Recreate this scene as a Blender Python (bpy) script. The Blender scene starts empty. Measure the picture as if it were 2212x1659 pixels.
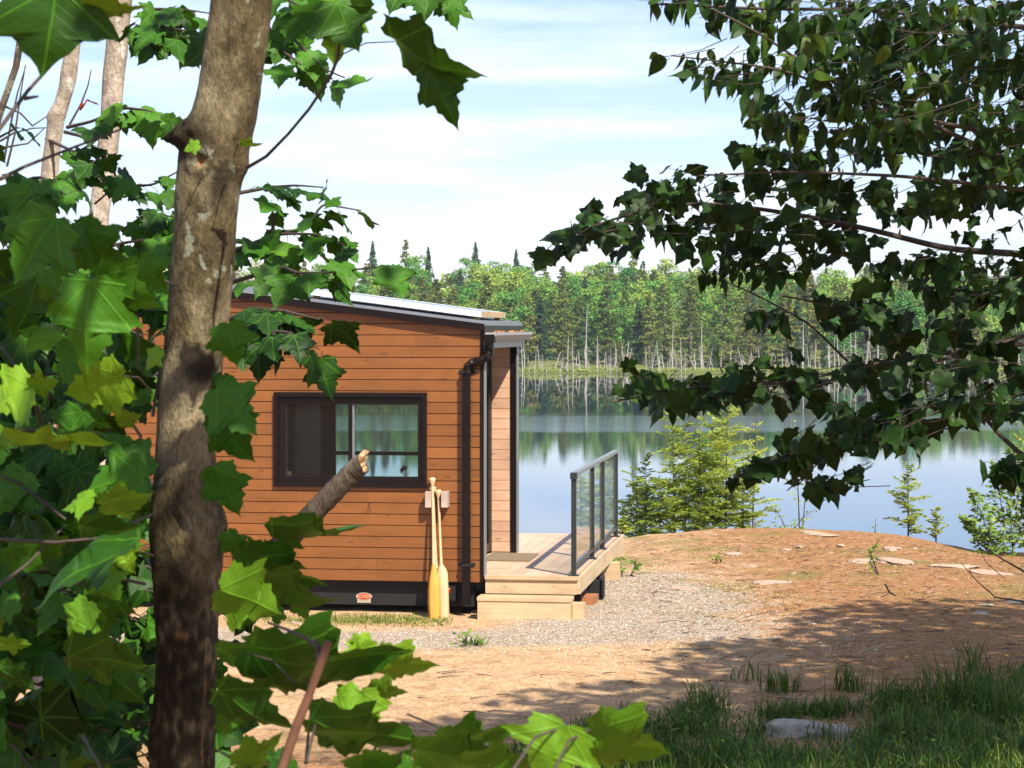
import bpy, math, random
import numpy as np
from mathutils import Vector, noise
S = bpy.context.scene
COL = S.collection
rng = np.random.default_rng(11)
random.seed(5)
R = math.radians

# ------------------------------------------------------------ camera, world, sun
CAMZ, FP, CX, HY = 6.0, 4915.6, 1106.0, 705.0     # camera height, focal length / centre / horizon in a 2212 px wide frame
cd = bpy.data.cameras.new('camera'); cam = bpy.data.objects.new('camera', cd); COL.objects.link(cam)
cam.location = (0, 0, CAMZ); cam.rotation_euler = (R(90), 0, 0)
cd.sensor_width = 36; cd.lens = 80; cd.shift_y = -(829.5 - HY) / 2212
cd.clip_start = 0.1; cd.clip_end = 6000
cd.dof.use_dof = True; cd.dof.focus_distance = 24; cd.dof.aperture_fstop = 22
S.camera = cam
SUN = Vector((0.5, -0.866, math.tan(R(49)))).normalized()
w = bpy.data.worlds.new('World'); S.world = w; w.use_nodes = True
nt = w.node_tree; bg = nt.nodes['Background']
sky = nt.nodes.new('ShaderNodeTexSky'); sky.sky_type = 'NISHITA'; sky.sun_disc = False
sky.sun_elevation = R(49); sky.sun_rotation = math.atan2(0.5, -0.866)
sky.air_density = 1.0; sky.dust_density = 0.3; sky.ozone_density = 3.0
tc = nt.nodes.new('ShaderNodeTexCoord'); mp = nt.nodes.new('ShaderNodeMapping')
mp.inputs['Scale'].default_value = (1.6, 1.6, 13.0); mp.inputs['Location'].default_value = (0.35, 0.1, 0.25)
nz = nt.nodes.new('ShaderNodeTexNoise'); nz.inputs['Scale'].default_value = 4.5; nz.inputs['Detail'].default_value = 7; nz.inputs['Roughness'].default_value = 0.55
cr = nt.nodes.new('ShaderNodeValToRGB'); cr.color_ramp.elements[0].position = 0.42; cr.color_ramp.elements[1].position = 0.80
cr.color_ramp.elements[0].color = (0.10, 0.10, 0.10, 1); cr.color_ramp.elements[1].color = (0.9, 0.9, 0.9, 1)
mx = nt.nodes.new('ShaderNodeMixRGB'); mx.inputs['Color2'].default_value = (8.6, 9.0, 9.5, 1)
L = nt.links
L.new(tc.outputs['Generated'], mp.inputs['Vector']); L.new(mp.outputs[0], nz.inputs['Vector']); L.new(nz.outputs['Fac'], cr.inputs[0])
L.new(cr.outputs[0], mx.inputs['Fac']); st_ = nt.nodes.new('ShaderNodeMixRGB'); st_.blend_type = 'MULTIPLY'; st_.inputs[0].default_value = 1; st_.inputs[2].default_value = (0.93, 0.93, 1.14, 1); L.new(sky.outputs[0], st_.inputs[1]); L.new(st_.outputs[0], mx.inputs['Color1']); L.new(mx.outputs[0], bg.inputs['Color'])
bg.inputs['Strength'].default_value = 0.084
sl = bpy.data.lights.new('sun', 'SUN'); sl.energy = 5.0; sl.angle = R(0.53); sl.color = (1.0, 0.91, 0.77)
so = bpy.data.objects.new('sun', sl); COL.objects.link(so); so.rotation_euler = SUN.to_track_quat('Z', 'Y').to_euler()
S.view_settings.view_transform = 'Standard'; S.view_settings.look = 'None'
S.view_settings.exposure = 0.92; S.view_settings.gamma = 1.0
S.render.engine = 'CYCLES'
cy = S.cycles; cy.max_bounces = 8; cy.diffuse_bounces = 2; cy.glossy_bounces = 3; cy.transmission_bounces = 6; cy.transparent_max_bounces = 12
cy.sample_clamp_indirect = 6; cy.use_denoising = True; cy.caustics_reflective = False; cy.caustics_refractive = False
cy.volume_bounces = 0

# ------------------------------------------------------------ helpers
def W(x, y, d):
    """picture pixel (2212 wide) seen at distance d -> point in the world"""
    return np.array(((x - CX) / FP * d, d, CAMZ - (y - HY) / FP * d))
def nrm(v):
    v = np.asarray(v, float); return v / (np.linalg.norm(v, axis=-1, keepdims=True) + 1e-12)
class MB:
    def __init__(s): s.v = []; s.f = []; s.n = 0; s.t = []; s.u = []
    def add(s, v, f, tint=0.5, uv=None):
        v = np.asarray(v, float).reshape(-1, 3); f = np.asarray(f, int)
        s.v.append(v); s.f.append(f + s.n); s.n += len(v)
        s.t.append(np.full(len(v), tint) if np.isscalar(tint) else np.asarray(tint, float))
        s.u.append(np.zeros((len(v), 2)) if uv is None else np.asarray(uv, float))
        return s
    def box(s, x0, x1, y0, y1, z0, z1, tint=0.5):
        v = [(x, y, z) for z in (z0, z1) for y in (y0, y1) for x in (x0, x1)]
        return s.add(v, [(0, 2, 3, 1), (4, 5, 7, 6), (0, 1, 5, 4), (2, 6, 7, 3), (0, 4, 6, 2), (1, 3, 7, 5)], tint)
    def prism(s, poly, y0, y1, tint=0.5, axis='y'):
        n = len(poly); 
        def P(p, q): return (p[0], q, p[1]) if axis == 'y' else ((q, p[0], p[1]) if axis == 'x' else (p[0], p[1], q))
        v = [P(p, y0) for p in poly] + [P(p, y1) for p in poly]
        c0 = np.mean(v[:n], axis=0); c1 = np.mean(v[n:], axis=0)
        v += [tuple(c0), tuple(c1)]
        f3 = []; f4 = []
        for i in range(n):
            j = (i + 1) % n
            f3 += [(2 * n, i, j), (2 * n + 1, n + j, n + i)]; f4.append((i, n + i, n + j, j))
        s.add(v, f3, tint); base = s.n - len(v)
        s.f.append(np.asarray(f4, int) + base); return s
    def tube(s, pts, rad, sides=8, tint=0.5, cap=True):
        pts = np.asarray(pts, float); n = len(pts)
        rad = np.full(n, rad) if np.isscalar(rad) else np.asarray(rad, float)
        T = nrm(np.gradient(pts, axis=0)); ref = np.array((0, 0, 1.0)) if abs(T[:, 2]).mean() < 0.8 else np.array((1.0, 0, 0))
        A = nrm(np.cross(T, ref)); B = np.cross(T, A)
        a = np.linspace(0, 2 * math.pi, sides, endpoint=False)
        ring = pts[:, None] + rad[:, None, None] * (np.cos(a)[None, :, None] * A[:, None] + np.sin(a)[None, :, None] * B[:, None])
        v = ring.reshape(-1, 3); i = np.arange(n - 1)[:, None] * sides; k = np.arange(sides)[None]; k2 = (k + 1) % sides
        f = np.stack([i + k, i + k2, i + sides + k2, i + sides + k], -1).reshape(-1, 4)
        s.add(v, f, tint)
        if cap:
            for e, ri in ((0, 0), (n - 1, (n - 1) * sides)):
                b = s.n; s.add(np.vstack([ring[e], pts[e][None]]), [(sides, q, (q + 1) % sides) if e else (sides, (q + 1) % sides, q) for q in range(sides)], tint)
        return s
    def build(s, name, mat, parent=None, smooth=False):
        me = bpy.data.meshes.new(name)
        V = np.vstack(s.v).astype(np.float32); T = np.concatenate(s.t).astype(np.float32); U = np.vstack(s.u).astype(np.float32)
        F = [f for f in s.f if len(f)]
        tot = np.concatenate([np.full(len(f), f.shape[1]) for f in F]); idx = np.concatenate([f.ravel() for f in F]).astype(np.int32)
        me.vertices.add(len(V)); me.vertices.foreach_set('co', V.ravel())
        me.loops.add(len(idx)); me.loops.foreach_set('vertex_index', idx)
        st = np.concatenate([[0], np.cumsum(tot)[:-1]]).astype(np.int32)
        me.polygons.add(len(tot)); me.polygons.foreach_set('loop_start', st); me.polygons.foreach_set('loop_total', tot.astype(np.int32))
        me.update(calc_edges=True); me.validate()
        me.polygons.foreach_set('use_smooth', np.full(len(me.polygons), bool(smooth))); me.update()
        a = me.attributes.new('tint', 'FLOAT', 'POINT'); a.data.foreach_set('value', T)
        if len(me.loops) == len(idx):
            ul = me.uv_layers.new(name='UVMap'); ul.data.foreach_set('uv', U[idx].ravel())
        me.materials.append(mat)
        o = bpy.data.objects.new(name, me); COL.objects.link(o)
        if parent is not None: o.parent = parent
        return o
def tag(o, label, cat, group=None):
    o['label'] = label; o['category'] = cat
    if group: o['group'] = group
    return o
def thing(name, label, cat, loc=(0, 0, 0), rz=0, group=None):
    o = bpy.data.objects.new(name, None); COL.objects.link(o); o.location = loc; o.rotation_euler = (0, 0, rz)
    o.empty_display_size = 0.1
    return tag(o, label, cat, group)
def kind(o, k): o['kind'] = k; return o
def clone(root, loc, rz=0, sc=(1, 1, 1), label=None, group=None):
    c = root.copy(); COL.objects.link(c); c.location = loc; c.rotation_euler = (0, 0, rz); c.scale = sc
    if label: c['label'] = label
    if group: c['group'] = group
    for ch in root.children:
        d = ch.copy(); COL.objects.link(d); d.parent = c
        for g in ch.children:
            e = g.copy(); COL.objects.link(e); e.parent = d
    return c
def sub(root, o):
    """put an object whose mesh is in world coordinates under a thing placed at its base"""
    o.parent = root; o.matrix_parent_inverse = root_mat(root).inverted(); return o
def root_mat(r):
    from mathutils import Matrix
    return Matrix.Translation(r.location) @ Matrix.Rotation(r.rotation_euler[2], 4, 'Z')

# ------------------------------------------------------------ materials
class NT:
    def __init__(s, name):
        s.m = bpy.data.materials.new(name); s.m.use_nodes = True; s.t = s.m.node_tree; s.b = s.t.nodes['Principled BSDF']; s.out = s.t.nodes['Material Output']
    def n(s, ty, ins=None, **kw):
        q = s.t.nodes.new('ShaderNode' + ty)
        for k, v in kw.items(): setattr(q, k, v)
        for k, v in (ins or {}).items():
            i = q.inputs[k]
            if isinstance(v, bpy.types.NodeSocket): s.t.links.new(v, i)
            else: i.default_value = v
        return q
    def L(s, a, b): s.t.links.new(a, b)
    def P(s, **k):
        for a, v in k.items():
            i = s.b.inputs[a.replace('_', ' ')]
            if isinstance(v, bpy.types.NodeSocket): s.L(v, i)
            else: i.default_value = v if not isinstance(v, tuple) else (*v, 1)[:4]
        return s
    def math(s, op, a, b=0.0, c=0.0, clamp=False):
        q = s.n('Math', {0: a, 1: b, 2: c}, operation=op); q.use_clamp = clamp; return q.outputs[0]
    def mix(s, f, a, b, bt='MIX'):
        q = s.n('MixRGB', blend_type=bt)
        for k, v in ((0, f), (1, a), (2, b)):
            if isinstance(v, bpy.types.NodeSocket): s.L(v, q.inputs[k])
            else: q.inputs[k].default_value = (*v, 1) if isinstance(v, tuple) else v
        return q.outputs[0]
    def ramp(s, f, stops):
        q = s.n('ValToRGB'); s.L(f, q.inputs[0]); e = q.color_ramp.elements
        while len(e) < len(stops): e.new(0.5)
        for i, (p, c) in enumerate(stops): e[i].position = p; e[i].color = (*c, 1) if isinstance(c, tuple) else (c, c, c, 1)
        return q.outputs[0]
    def noise(s, scale, detail=4, rough=0.5, vec=None, dist=0.0):
        q = s.n('TexNoise', {'Scale': scale, 'Detail': detail, 'Roughness': rough, 'Distortion': dist})
        if vec is not None: s.L(vec, q.inputs['Vector'])
        return q.outputs['Fac']
    def obj(s, scale=(1, 1, 1), loc=(0, 0, 0)):
        c = s.n('TexCoord'); m = s.n('Mapping', {'Scale': scale, 'Location': loc}); s.L(c.outputs['Object'], m.inputs['Vector']); return m.outputs[0]
    def tint(s): return s.n('Attribute', attribute_name='tint').outputs['Fac']
    def bump(s, h, strength=0.5, dist=0.01):
        q = s.n('Bump', {'Strength': strength, 'Distance': dist}); s.L(h, q.inputs['Height']); s.L(q.outputs[0], s.b.inputs['Normal']); return q

def simple(name, col, rough=0.5, metal=0.0, var=0.12, sc=8, spec=0.5):
    k = NT(name); f = k.noise(sc, 5, 0.6, k.obj())
    c = k.mix(f, tuple(x * (1 - var) for x in col), tuple(min(1, x * (1 + var)) for x in col))
    r = k.math('MULTIPLY_ADD', k.noise(sc * 3, 4, 0.6, k.obj()), 0.25, rough - 0.12)
    k.P(Base_Color=c, Roughness=r, Metallic=metal, Specular_IOR_Level=spec); k.bump(k.noise(sc * 12, 3, 0.5, k.obj()), 0.12, 0.004)
    return k.m

def wood(name, dark, light, grain=(1.5, 22, 22), rough=0.55, knots=True, tintamt=0.5):
    """stained board: long grain along x, knots, colour step per board from the tint attribute"""
    k = NT(name); v = k.obj(grain); t = k.tint()
    off = k.n('CombineXYZ', {'X': k.math('MULTIPLY', t, 37.0), 'Y': k.math('MULTIPLY', t, 91.0)}).outputs[0]
    vv = k.n('VectorMath', operation='ADD'); k.L(v, vv.inputs[0]); k.L(off, vv.inputs[1]); v2 = vv.outputs[0]
    g = k.noise(1.0, 6, 0.6, v2, 0.6); gg = k.noise(5.0, 3, 0.6, v2)
    c = k.mix(g, dark, light)
    c = k.mix(k.math('MULTIPLY', gg, 0.35), c, tuple(x * 0.55 for x in dark))
    if knots:
        vo = k.n('TexVoronoi', {'Scale': 1.0, 'Randomness': 1.0}); 
        kv = k.n('VectorMath', operation='ADD'); k.L(k.obj((3.2, 9, 9)), kv.inputs[0]); k.L(off, kv.inputs[1]); k.L(kv.outputs[0], vo.inputs['Vector'])
        km = k.ramp(vo.outputs['Distance'], [(0.0, 1.0), (0.07, 0.85), (0.15, 0.0)])
        c = k.mix(k.math('MULTIPLY', km, 0.55), c, tuple(x * 0.3 for x in dark))
    st = k.noise(1.0, 5, 0.62, k.obj((2.2, 3.5, 3.5))); c = k.mix(k.ramp(st, [(0.42, 0.0), (0.70, 0.42)]), c, tuple(x * 0.5 for x in dark))
    hs = k.n('HueSaturation', {'Color': c, 'Value': k.math('MULTIPLY_ADD', t, tintamt, 1.08 - tintamt / 2)})
    k.P(Base_Color=hs.outputs[0], Roughness=rough); k.bump(k.math('ADD', g, gg), 0.25, 0.003)
    return k.m

def leafmat(name, dark, light, yellow, trans=0.38, veins=True, gloss=0.5):
    k = NT(name); t = k.tint(); uvn = k.n('TexCoord').outputs['UV']; sp = k.n('SeparateXYZ', {0: uvn})
    x = k.math('ABSOLUTE', sp.outputs[0]); y = sp.outputs[1]
    c = k.ramp(t, [(0.0, dark), (0.55, light), (1.0, yellow)])
    n1 = k.noise(5.0, 4, 0.6, uvn)
    hs = k.n('HueSaturation', {'Color': c, 'Value': k.math('MULTIPLY_ADD', n1, 0.6, 0.7)}); c = hs.outputs[0]
    if veins:
        best = None
        for an in (0, 46, 88):
            a = R(an); sx, cx = math.sin(a), math.cos(a)
            per = k.math('ABSOLUTE', k.math('SUBTRACT', k.math('MULTIPLY', x, cx), k.math('MULTIPLY', y, sx)))
            best = per if best is None else k.math('MINIMUM', best, per)
        m = k.ramp(best, [(0.0, 1.0), (0.008, 0.9), (0.02, 0.0)])
        sv = k.math('FRACT', k.math('MULTIPLY', k.math('SUBTRACT', y, k.math('MULTIPLY', x, 0.9)), 7.5))
        sm = k.ramp(k.math('ABSOLUTE', k.math('SUBTRACT', sv, 0.5)), [(0.0, 0.45), (0.07, 0.0)])
        mm = k.math('MAXIMUM', m, sm)
        c = k.mix(k.math('MULTIPLY', mm, 0.38), c, tuple(min(1, q * 1.7 + 0.02 * (q > .02)) for q in light))
        k.bump(k.math('ADD', mm, k.math('MULTIPLY', k.noise(14, 3, 0.6, uvn), 0.6)), 0.35, 0.004)
        sps = k.ramp(k.noise(26, 2, 0.5, uvn), [(0.0, 0.0), (0.70, 0.0), (0.76, 1.0)])
        c = k.mix(k.math('MULTIPLY', sps, 0.35), c, (0.16, 0.10, 0.03))
    k.P(Base_Color=c, Roughness=gloss, Specular_IOR_Level=0.22)
    tr = k.n('BsdfTranslucent'); tcn = k.mix(0.12, c, yellow); k.L(tcn, tr.inputs[0])
    ms = k.n('MixShader', {0: trans}); k.L(k.b.outputs[0], ms.inputs[1]); k.L(tr.outputs[0], ms.inputs[2]); k.L(ms.outputs[0], k.out.inputs['Surface'])
    return k.m

M_leaf = leafmat('maple_leaf', (0.006, 0.030, 0.003), (0.050, 0.165, 0.008), (0.22, 0.38, 0.02), trans=0.17)
M_leafs = leafmat('small_leaf', (0.008, 0.026, 0.004), (0.026, 0.072, 0.008), (0.12, 0.18, 0.015), trans=0.22, veins=False)
M_bright = leafmat('sunny_leaf', (0.07, 0.15, 0.02), (0.16, 0.27, 0.04), (0.32, 0.38, 0.06), trans=0.3, veins=False, gloss=0.6)
M_grass = leafmat('grass_blade', (0.020, 0.052, 0.005), (0.075, 0.165, 0.012), (0.32, 0.31, 0.09), trans=0.3, veins=False, gloss=0.55)

M_hem = leafmat('hemlock_needles', (0.10, 0.19, 0.03), (0.26, 0.36, 0.05), (0.48, 0.54, 0.10), trans=0.45, veins=False, gloss=0.7)
def treefoliage(name, stops, trans=0.15):
    k = NT(name); oi = k.n('ObjectInfo').outputs['Random']; c = k.ramp(oi, stops); t = k.tint()
    hs = k.n('HueSaturation', {'Color': c, 'Value': k.math('MULTIPLY_ADD', t, 1.1, 0.45), 'Hue': k.math('MULTIPLY_ADD', k.noise(0.5, 3, 0.5, k.obj()), 0.06, 0.47)})
    k.P(Base_Color=hs.outputs[0], Roughness=0.7, Specular_IOR_Level=0.2)
    tr = k.n('BsdfTranslucent'); k.L(hs.outputs[0], tr.inputs[0])
    ms = k.n('MixShader', {0: trans}); k.L(k.b.outputs[0], ms.inputs[1]); k.L(tr.outputs[0], ms.inputs[2]); k.L(ms.outputs[0], k.out.inputs['Surface'])
    return k.m
M_pine = treefoliage('pine_needles', [(0, (0.09, 0.15, 0.03)), (0.35, (0.15, 0.22, 0.035)), (0.7, (0.20, 0.23, 0.045)), (1, (0.24, 0.23, 0.06))])
M_spruce = treefoliage('spruce_needles', [(0, (0.035, 0.085, 0.040)), (1, (0.080, 0.15, 0.050))])
M_decid = treefoliage('broad_leaves', [(0, (0.06, 0.20, 0.035)), (0.5, (0.14, 0.29, 0.04)), (1, (0.27, 0.36, 0.055))])

def barkmat(name, dark, mid, pale, lichen, sc=1.0, band=0.0):
    k = NT(name); v = k.obj((sc * 26, sc * 26, sc * 20)); a = k.noise(1.0, 7, 0.65, v, 0.4)
    v2 = k.obj((sc * 6, sc * 6, sc * 4.5)); b = k.noise(1.0, 4, 0.55, v2, 0.3)
    c = k.mix(k.ramp(a, [(0.3, 0.0), (0.72, 1.0)]), dark, mid)
    c = k.mix(k.ramp(b, [(0.46, 0.0), (0.62, 0.85)]), c, pale)
    c = k.mix(k.ramp(k.noise(1.0, 5, 0.6, k.obj((sc * 8, sc * 8, sc * 5.5), (3, 1, 7))), [(0.56, 0.0), (0.68, 0.75)]), c, tuple(x * 0.5 for x in dark))
    fine = k.noise(1.0, 5, 0.7, k.obj((sc * 120, sc * 120, sc * 55)), 0.2)
    c = k.mix(k.math('MULTIPLY', k.ramp(fine, [(0.38, 1.0), (0.6, 0.0)]), 0.5), c, tuple(x * 0.45 for x in dark))
    c = k.mix(k.math('MULTIPLY', k.ramp(k.noise(1.0, 3, 0.6, k.obj((sc * 17, sc * 17, sc * 13), (8, 8, 1)), 0.5), [(0.635, 0.0), (0.655, 1.0)]), 0.85), c, lichen)
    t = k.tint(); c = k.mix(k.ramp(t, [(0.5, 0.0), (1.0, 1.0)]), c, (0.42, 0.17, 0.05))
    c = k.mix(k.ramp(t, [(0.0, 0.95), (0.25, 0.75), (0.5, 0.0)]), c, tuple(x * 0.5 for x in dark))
    k.P(Base_Color=c, Roughness=0.85, Specular_IOR_Level=0.2); k.bump(k.math('ADD', a, fine), 1.0, 0.010)
    return k.m
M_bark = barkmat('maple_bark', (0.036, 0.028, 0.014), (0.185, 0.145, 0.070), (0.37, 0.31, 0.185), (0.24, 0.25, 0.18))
M_bark2 = barkmat('smooth_pale_bark', (0.34, 0.285, 0.22), (0.52, 0.44, 0.35), (0.68, 0.58, 0.48), (0.55, 0.55, 0.48), 0.8)
M_twig = simple('twig_bark', (0.055, 0.040, 0.030), 0.8, var=0.4, sc=40)
M_redtwig = simple('red_twig_bark', (0.13, 0.055, 0.028), 0.8, var=0.6, sc=45)
M_snag = simple('bleached_wood', (0.36, 0.33, 0.30), 0.9, var=0.25, sc=2)
M_trunkfar = simple('far_bark', (0.20, 0.16, 0.12), 0.9, var=0.3, sc=2)
# ------------------------------------------------------------ the ground
def sst(a, b, x):
    t = np.clip((x - a) / (b - a), 0, 1); return t * t * (3 - 2 * t)
RX = np.array([-40, -2.0, 0.9, 1.55, 2.03, 3.07, 4.1, 5.15, 5.84, 6.5, 6.9, 7.65, 12, 40.])
RZ = np.array([1.6, 2.2, 2.55, 2.79, 2.88, 2.97, 2.99, 2.93, 2.85, 2.71, 2.64, 2.60, 2.5, 2.2])
def gz(x, y):
    """height of the ground, without its small roughness"""
    x = np.asarray(x, float); y = np.asarray(y, float)
    zr = np.interp(x, RX, RZ)
    z = 2.97 + 0 * x - 0.035 * np.exp(-((x + 1.4) / 1.6) ** 2 - ((y - 23.4) / 1.6) ** 2)
    z = z + (zr - 2.97) * sst(27, 34, y)
    z = z + (4.35 - 2.97) * (1 - sst(2.5, 14.5, y))
    z = z + 0.10 * sst(3, 9, x) * sst(26, 20, y)
    yr = 34.0
    z = np.where(y > yr, zr - (y - yr) ** 1.15 * 0.16, z)
    z = np.maximum(z, -1.2)
    far = -1.2 + 1.45 * sst(284, 293, y) + 0.9 * sst(298, 312, y) + 6.6 * sst(308, 395, y) + 9 * sst(395, 1200, y) - 1.1 * sst(20, 90, x) * sst(310, 395, y)
    return np.where(y > 200, far, z)
def gzr(x, y):
    z = float(gz(x, y))
    if y < 60:
        z += 0.022 * noise.noise(Vector((x * 0.9, y * 0.9, 0))) + 0.012 * noise.noise(Vector((x * 4, y * 4, 3)))
        if y > 13: z += 0.05 * noise.noise(Vector((x * 0.35 + 9, y * 0.25, 5))) * min(1, abs(y - 23) / 6)
    elif y > 280: z += 0.35 * noise.noise(Vector((x * 0.08, y * 0.08, 0)))
    return z
xs = np.unique(np.concatenate([[-3000, -1200, -500, -250], np.arange(-140, -12, 8.), np.arange(-12, -5, .5), np.arange(-5, 9, .085), np.arange(9, 16, .5), np.arange(16, 140, 8.), [250, 500, 1200, 3000]]))
ys = np.unique(np.concatenate([[-60, -20, -8, -3], np.arange(-1, 14, .4), np.arange(14, 36, .085), np.arange(36, 60, .8), np.arange(60, 284, 12.), np.arange(284, 420, 3.), [450, 520, 640, 800, 1200, 2000, 4000]]))
GX, GY = np.meshgrid(xs, ys)
GZ = np.array([gzr(a, b) for a, b in zip(GX.ravel(), GY.ravel())])
nx, ny = len(xs), len(ys); ii = np.arange(ny - 1)[:, None] * nx + np.arange(nx - 1)[None]
gf = np.stack([ii, ii + 1, ii + nx + 1, ii + nx], -1).reshape(-1, 4)

k = NT('forest_soil')
pos = k.n('NewGeometry').outputs['Position']; sp = k.n('SeparateXYZ', {0: pos}); px, py = sp.outputs[0], sp.outputs[1]
warp = k.noise(0.55, 4, 0.6, pos); warp2 = k.noise(2.3, 5, 0.65, pos)
def ell(cx, cy_, rx, ry):
    a = k.math('DIVIDE', k.math('SUBTRACT', px, cx), rx); b = k.math('DIVIDE', k.math('SUBTRACT', py, cy_), ry)
    r = k.math('SQRT', k.math('ADD', k.math('MULTIPLY', a, a), k.math('MULTIPLY', b, b)))
    r = k.math('ADD', r, k.math('MULTIPLY_ADD', warp, 1.3, -0.65)); r = k.math('ADD', r, k.math('MULTIPLY_ADD', warp2, 0.7, -0.35))
    return k.ramp(r, [(0.70, 1.0), (1.30, 0.0)])
gm = k.math('MAXIMUM', ell(-1.2, 22.2, 3.6, 0.8), k.math('MAXIMUM', ell(1.55, 25.6, 1.15, 3.6), ell(1.3, 23.0, 1.6, 1.5)))
fine = k.noise(38, 6, 0.7, pos); mid = k.noise(6, 5, 0.6, pos); big = k.noise(0.8, 4, 0.6, pos)
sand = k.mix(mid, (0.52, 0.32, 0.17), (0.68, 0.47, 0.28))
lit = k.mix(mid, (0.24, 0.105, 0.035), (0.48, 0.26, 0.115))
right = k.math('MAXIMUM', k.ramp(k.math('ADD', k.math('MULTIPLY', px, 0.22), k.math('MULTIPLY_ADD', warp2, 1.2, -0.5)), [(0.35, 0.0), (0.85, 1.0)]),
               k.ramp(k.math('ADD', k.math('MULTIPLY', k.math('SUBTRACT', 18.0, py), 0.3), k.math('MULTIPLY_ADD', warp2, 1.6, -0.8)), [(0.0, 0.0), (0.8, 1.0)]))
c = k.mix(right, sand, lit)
c = k.mix(k.ramp(k.noise(3.0, 6, 0.7, pos), [(0.47, 0.0), (0.64, 0.55)]), c, (0.24, 0.125, 0.06))
c = k.mix(k.ramp(k.noise(11.0, 6, 0.75, pos), [(0.50, 0.0), (0.62, 0.42)]), c, (0.15, 0.075, 0.035))
c = k.mix(k.ramp(k.noise(9.0, 5, 0.7, k.n('Mapping', {'Vector': pos, 'Location': (5, 5, 5)}).outputs[0]), [(0.56, 0.0), (0.66, 0.6)]), c, (0.62, 0.46, 0.32))
vo = k.n('TexVoronoi', {'Scale': 34.0, 'Vector': pos}); vcol = k.n('SeparateColor', {0: vo.outputs['Color']}).outputs[0]
gr = k.mix(vcol, (0.33, 0.285, 0.23), (0.60, 0.53, 0.45))
gr = k.mix(k.ramp(vo.outputs['Distance'], [(0.35, 0.0), (0.75, 0.7)]), gr, (0.20, 0.16, 0.12))
c = k.mix(k.math('MULTIPLY', gm, k.math('MULTIPLY_ADD', k.noise(5, 5, 0.7, pos), 0.9, 0.35, clamp=True)), c, gr)
spk = k.ramp(fine, [(0.38, 1.0), (0.5, 0.0)]); c = k.mix(k.math('MULTIPLY', spk, 0.6), c, (0.09, 0.05, 0.028))
vo2 = k.n('TexVoronoi', {'Scale': 15.0, 'Vector': pos}); c = k.mix(k.ramp(vo2.outputs['Distance'], [(0.0, 0.7), (0.14, 0.5), (0.2, 0.0)]), c, (0.55, 0.44, 0.33))
mossm = k.math('MULTIPLY', k.ramp(k.noise(1.1, 5, 0.65, pos, 0.3), [(0.50, 0.0), (0.62, 0.6)]), k.ramp(k.math('MULTIPLY', py, 0.01), [(0.245, 0.3), (0.27, 1.0)]))
c = k.mix(mossm, c, (0.16, 0.17, 0.04))
farm = k.ramp(k.math('MULTIPLY', py, 0.001), [(0.10, 0.0), (0.12, 1.0)])
farc = k.mix(k.noise(0.25, 4, 0.6, pos), (0.06, 0.085, 0.02), (0.16, 0.17, 0.05))
c = k.mix(farm, c, farc)
k.P(Base_Color=c, Roughness=0.95, Specular_IOR_Level=0.1)
k.bump(k.math('ADD', k.math('MULTIPLY', k.noise(16, 6, 0.75, pos), 1.0), k.math('MULTIPLY', k.math('MULTIPLY', gm, vo.outputs['Distance']), -0.8)), 0.9, 0.035)
M_soil = k.m
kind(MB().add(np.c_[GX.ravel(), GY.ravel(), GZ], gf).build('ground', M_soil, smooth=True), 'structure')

# ------------------------------------------------------------ the lake
k = NT('lake_water'); pos = k.n('NewGeometry').outputs['Position']
def mapped(sc): m = k.n('Mapping', {'Vector': pos, 'Scale': sc}); return m.outputs[0]
sp = k.n('SeparateXYZ', {0: pos}); py = sp.outputs[1]
wob = k.math('MULTIPLY_ADD', k.noise(1.0, 3, 0.5, mapped((0.012, 0.035, 1))), 46.0, -23.0)
yy = k.math('ADD', py, wob)
band = k.ramp(k.math('MULTIPLY', yy, 0.002), [(0.12, 0.0), (0.21, 0.10), (0.255, 0.16), (0.268, 1.0), (0.296, 1.0), (0.306, 0.05), (0.36, 0.0), (1.0, 0.0)])
rip = k.noise(1.0, 3, 0.6, mapped((1.3, 3.2, 1))); swell = k.noise(1.0, 2, 0.5, mapped((0.18, 0.5, 1)))
bstr = k.math('MULTIPLY_ADD', band, 0.16, 0.006)
bp = k.n('Bump', {'Strength': bstr, 'Distance': 0.045, 'Height': k.math('ADD', rip, k.math('MULTIPLY', swell, 0.5))})
k.L(bp.outputs[0], k.b.inputs['Normal'])
k.P(Base_Color=(0.008, 0.022, 0.055), Roughness=k.math('MULTIPLY_ADD', band, 0.06, 0.008), IOR=1.333, Specular_IOR_Level=0.5)
kind(MB().add([(-1500, 34, 0), (1500, 34, 0), (1500, 520, 0), (-1500, 520, 0)], [(0, 1, 2, 3)]).build('lake_water', k.m), 'structure')

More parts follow.
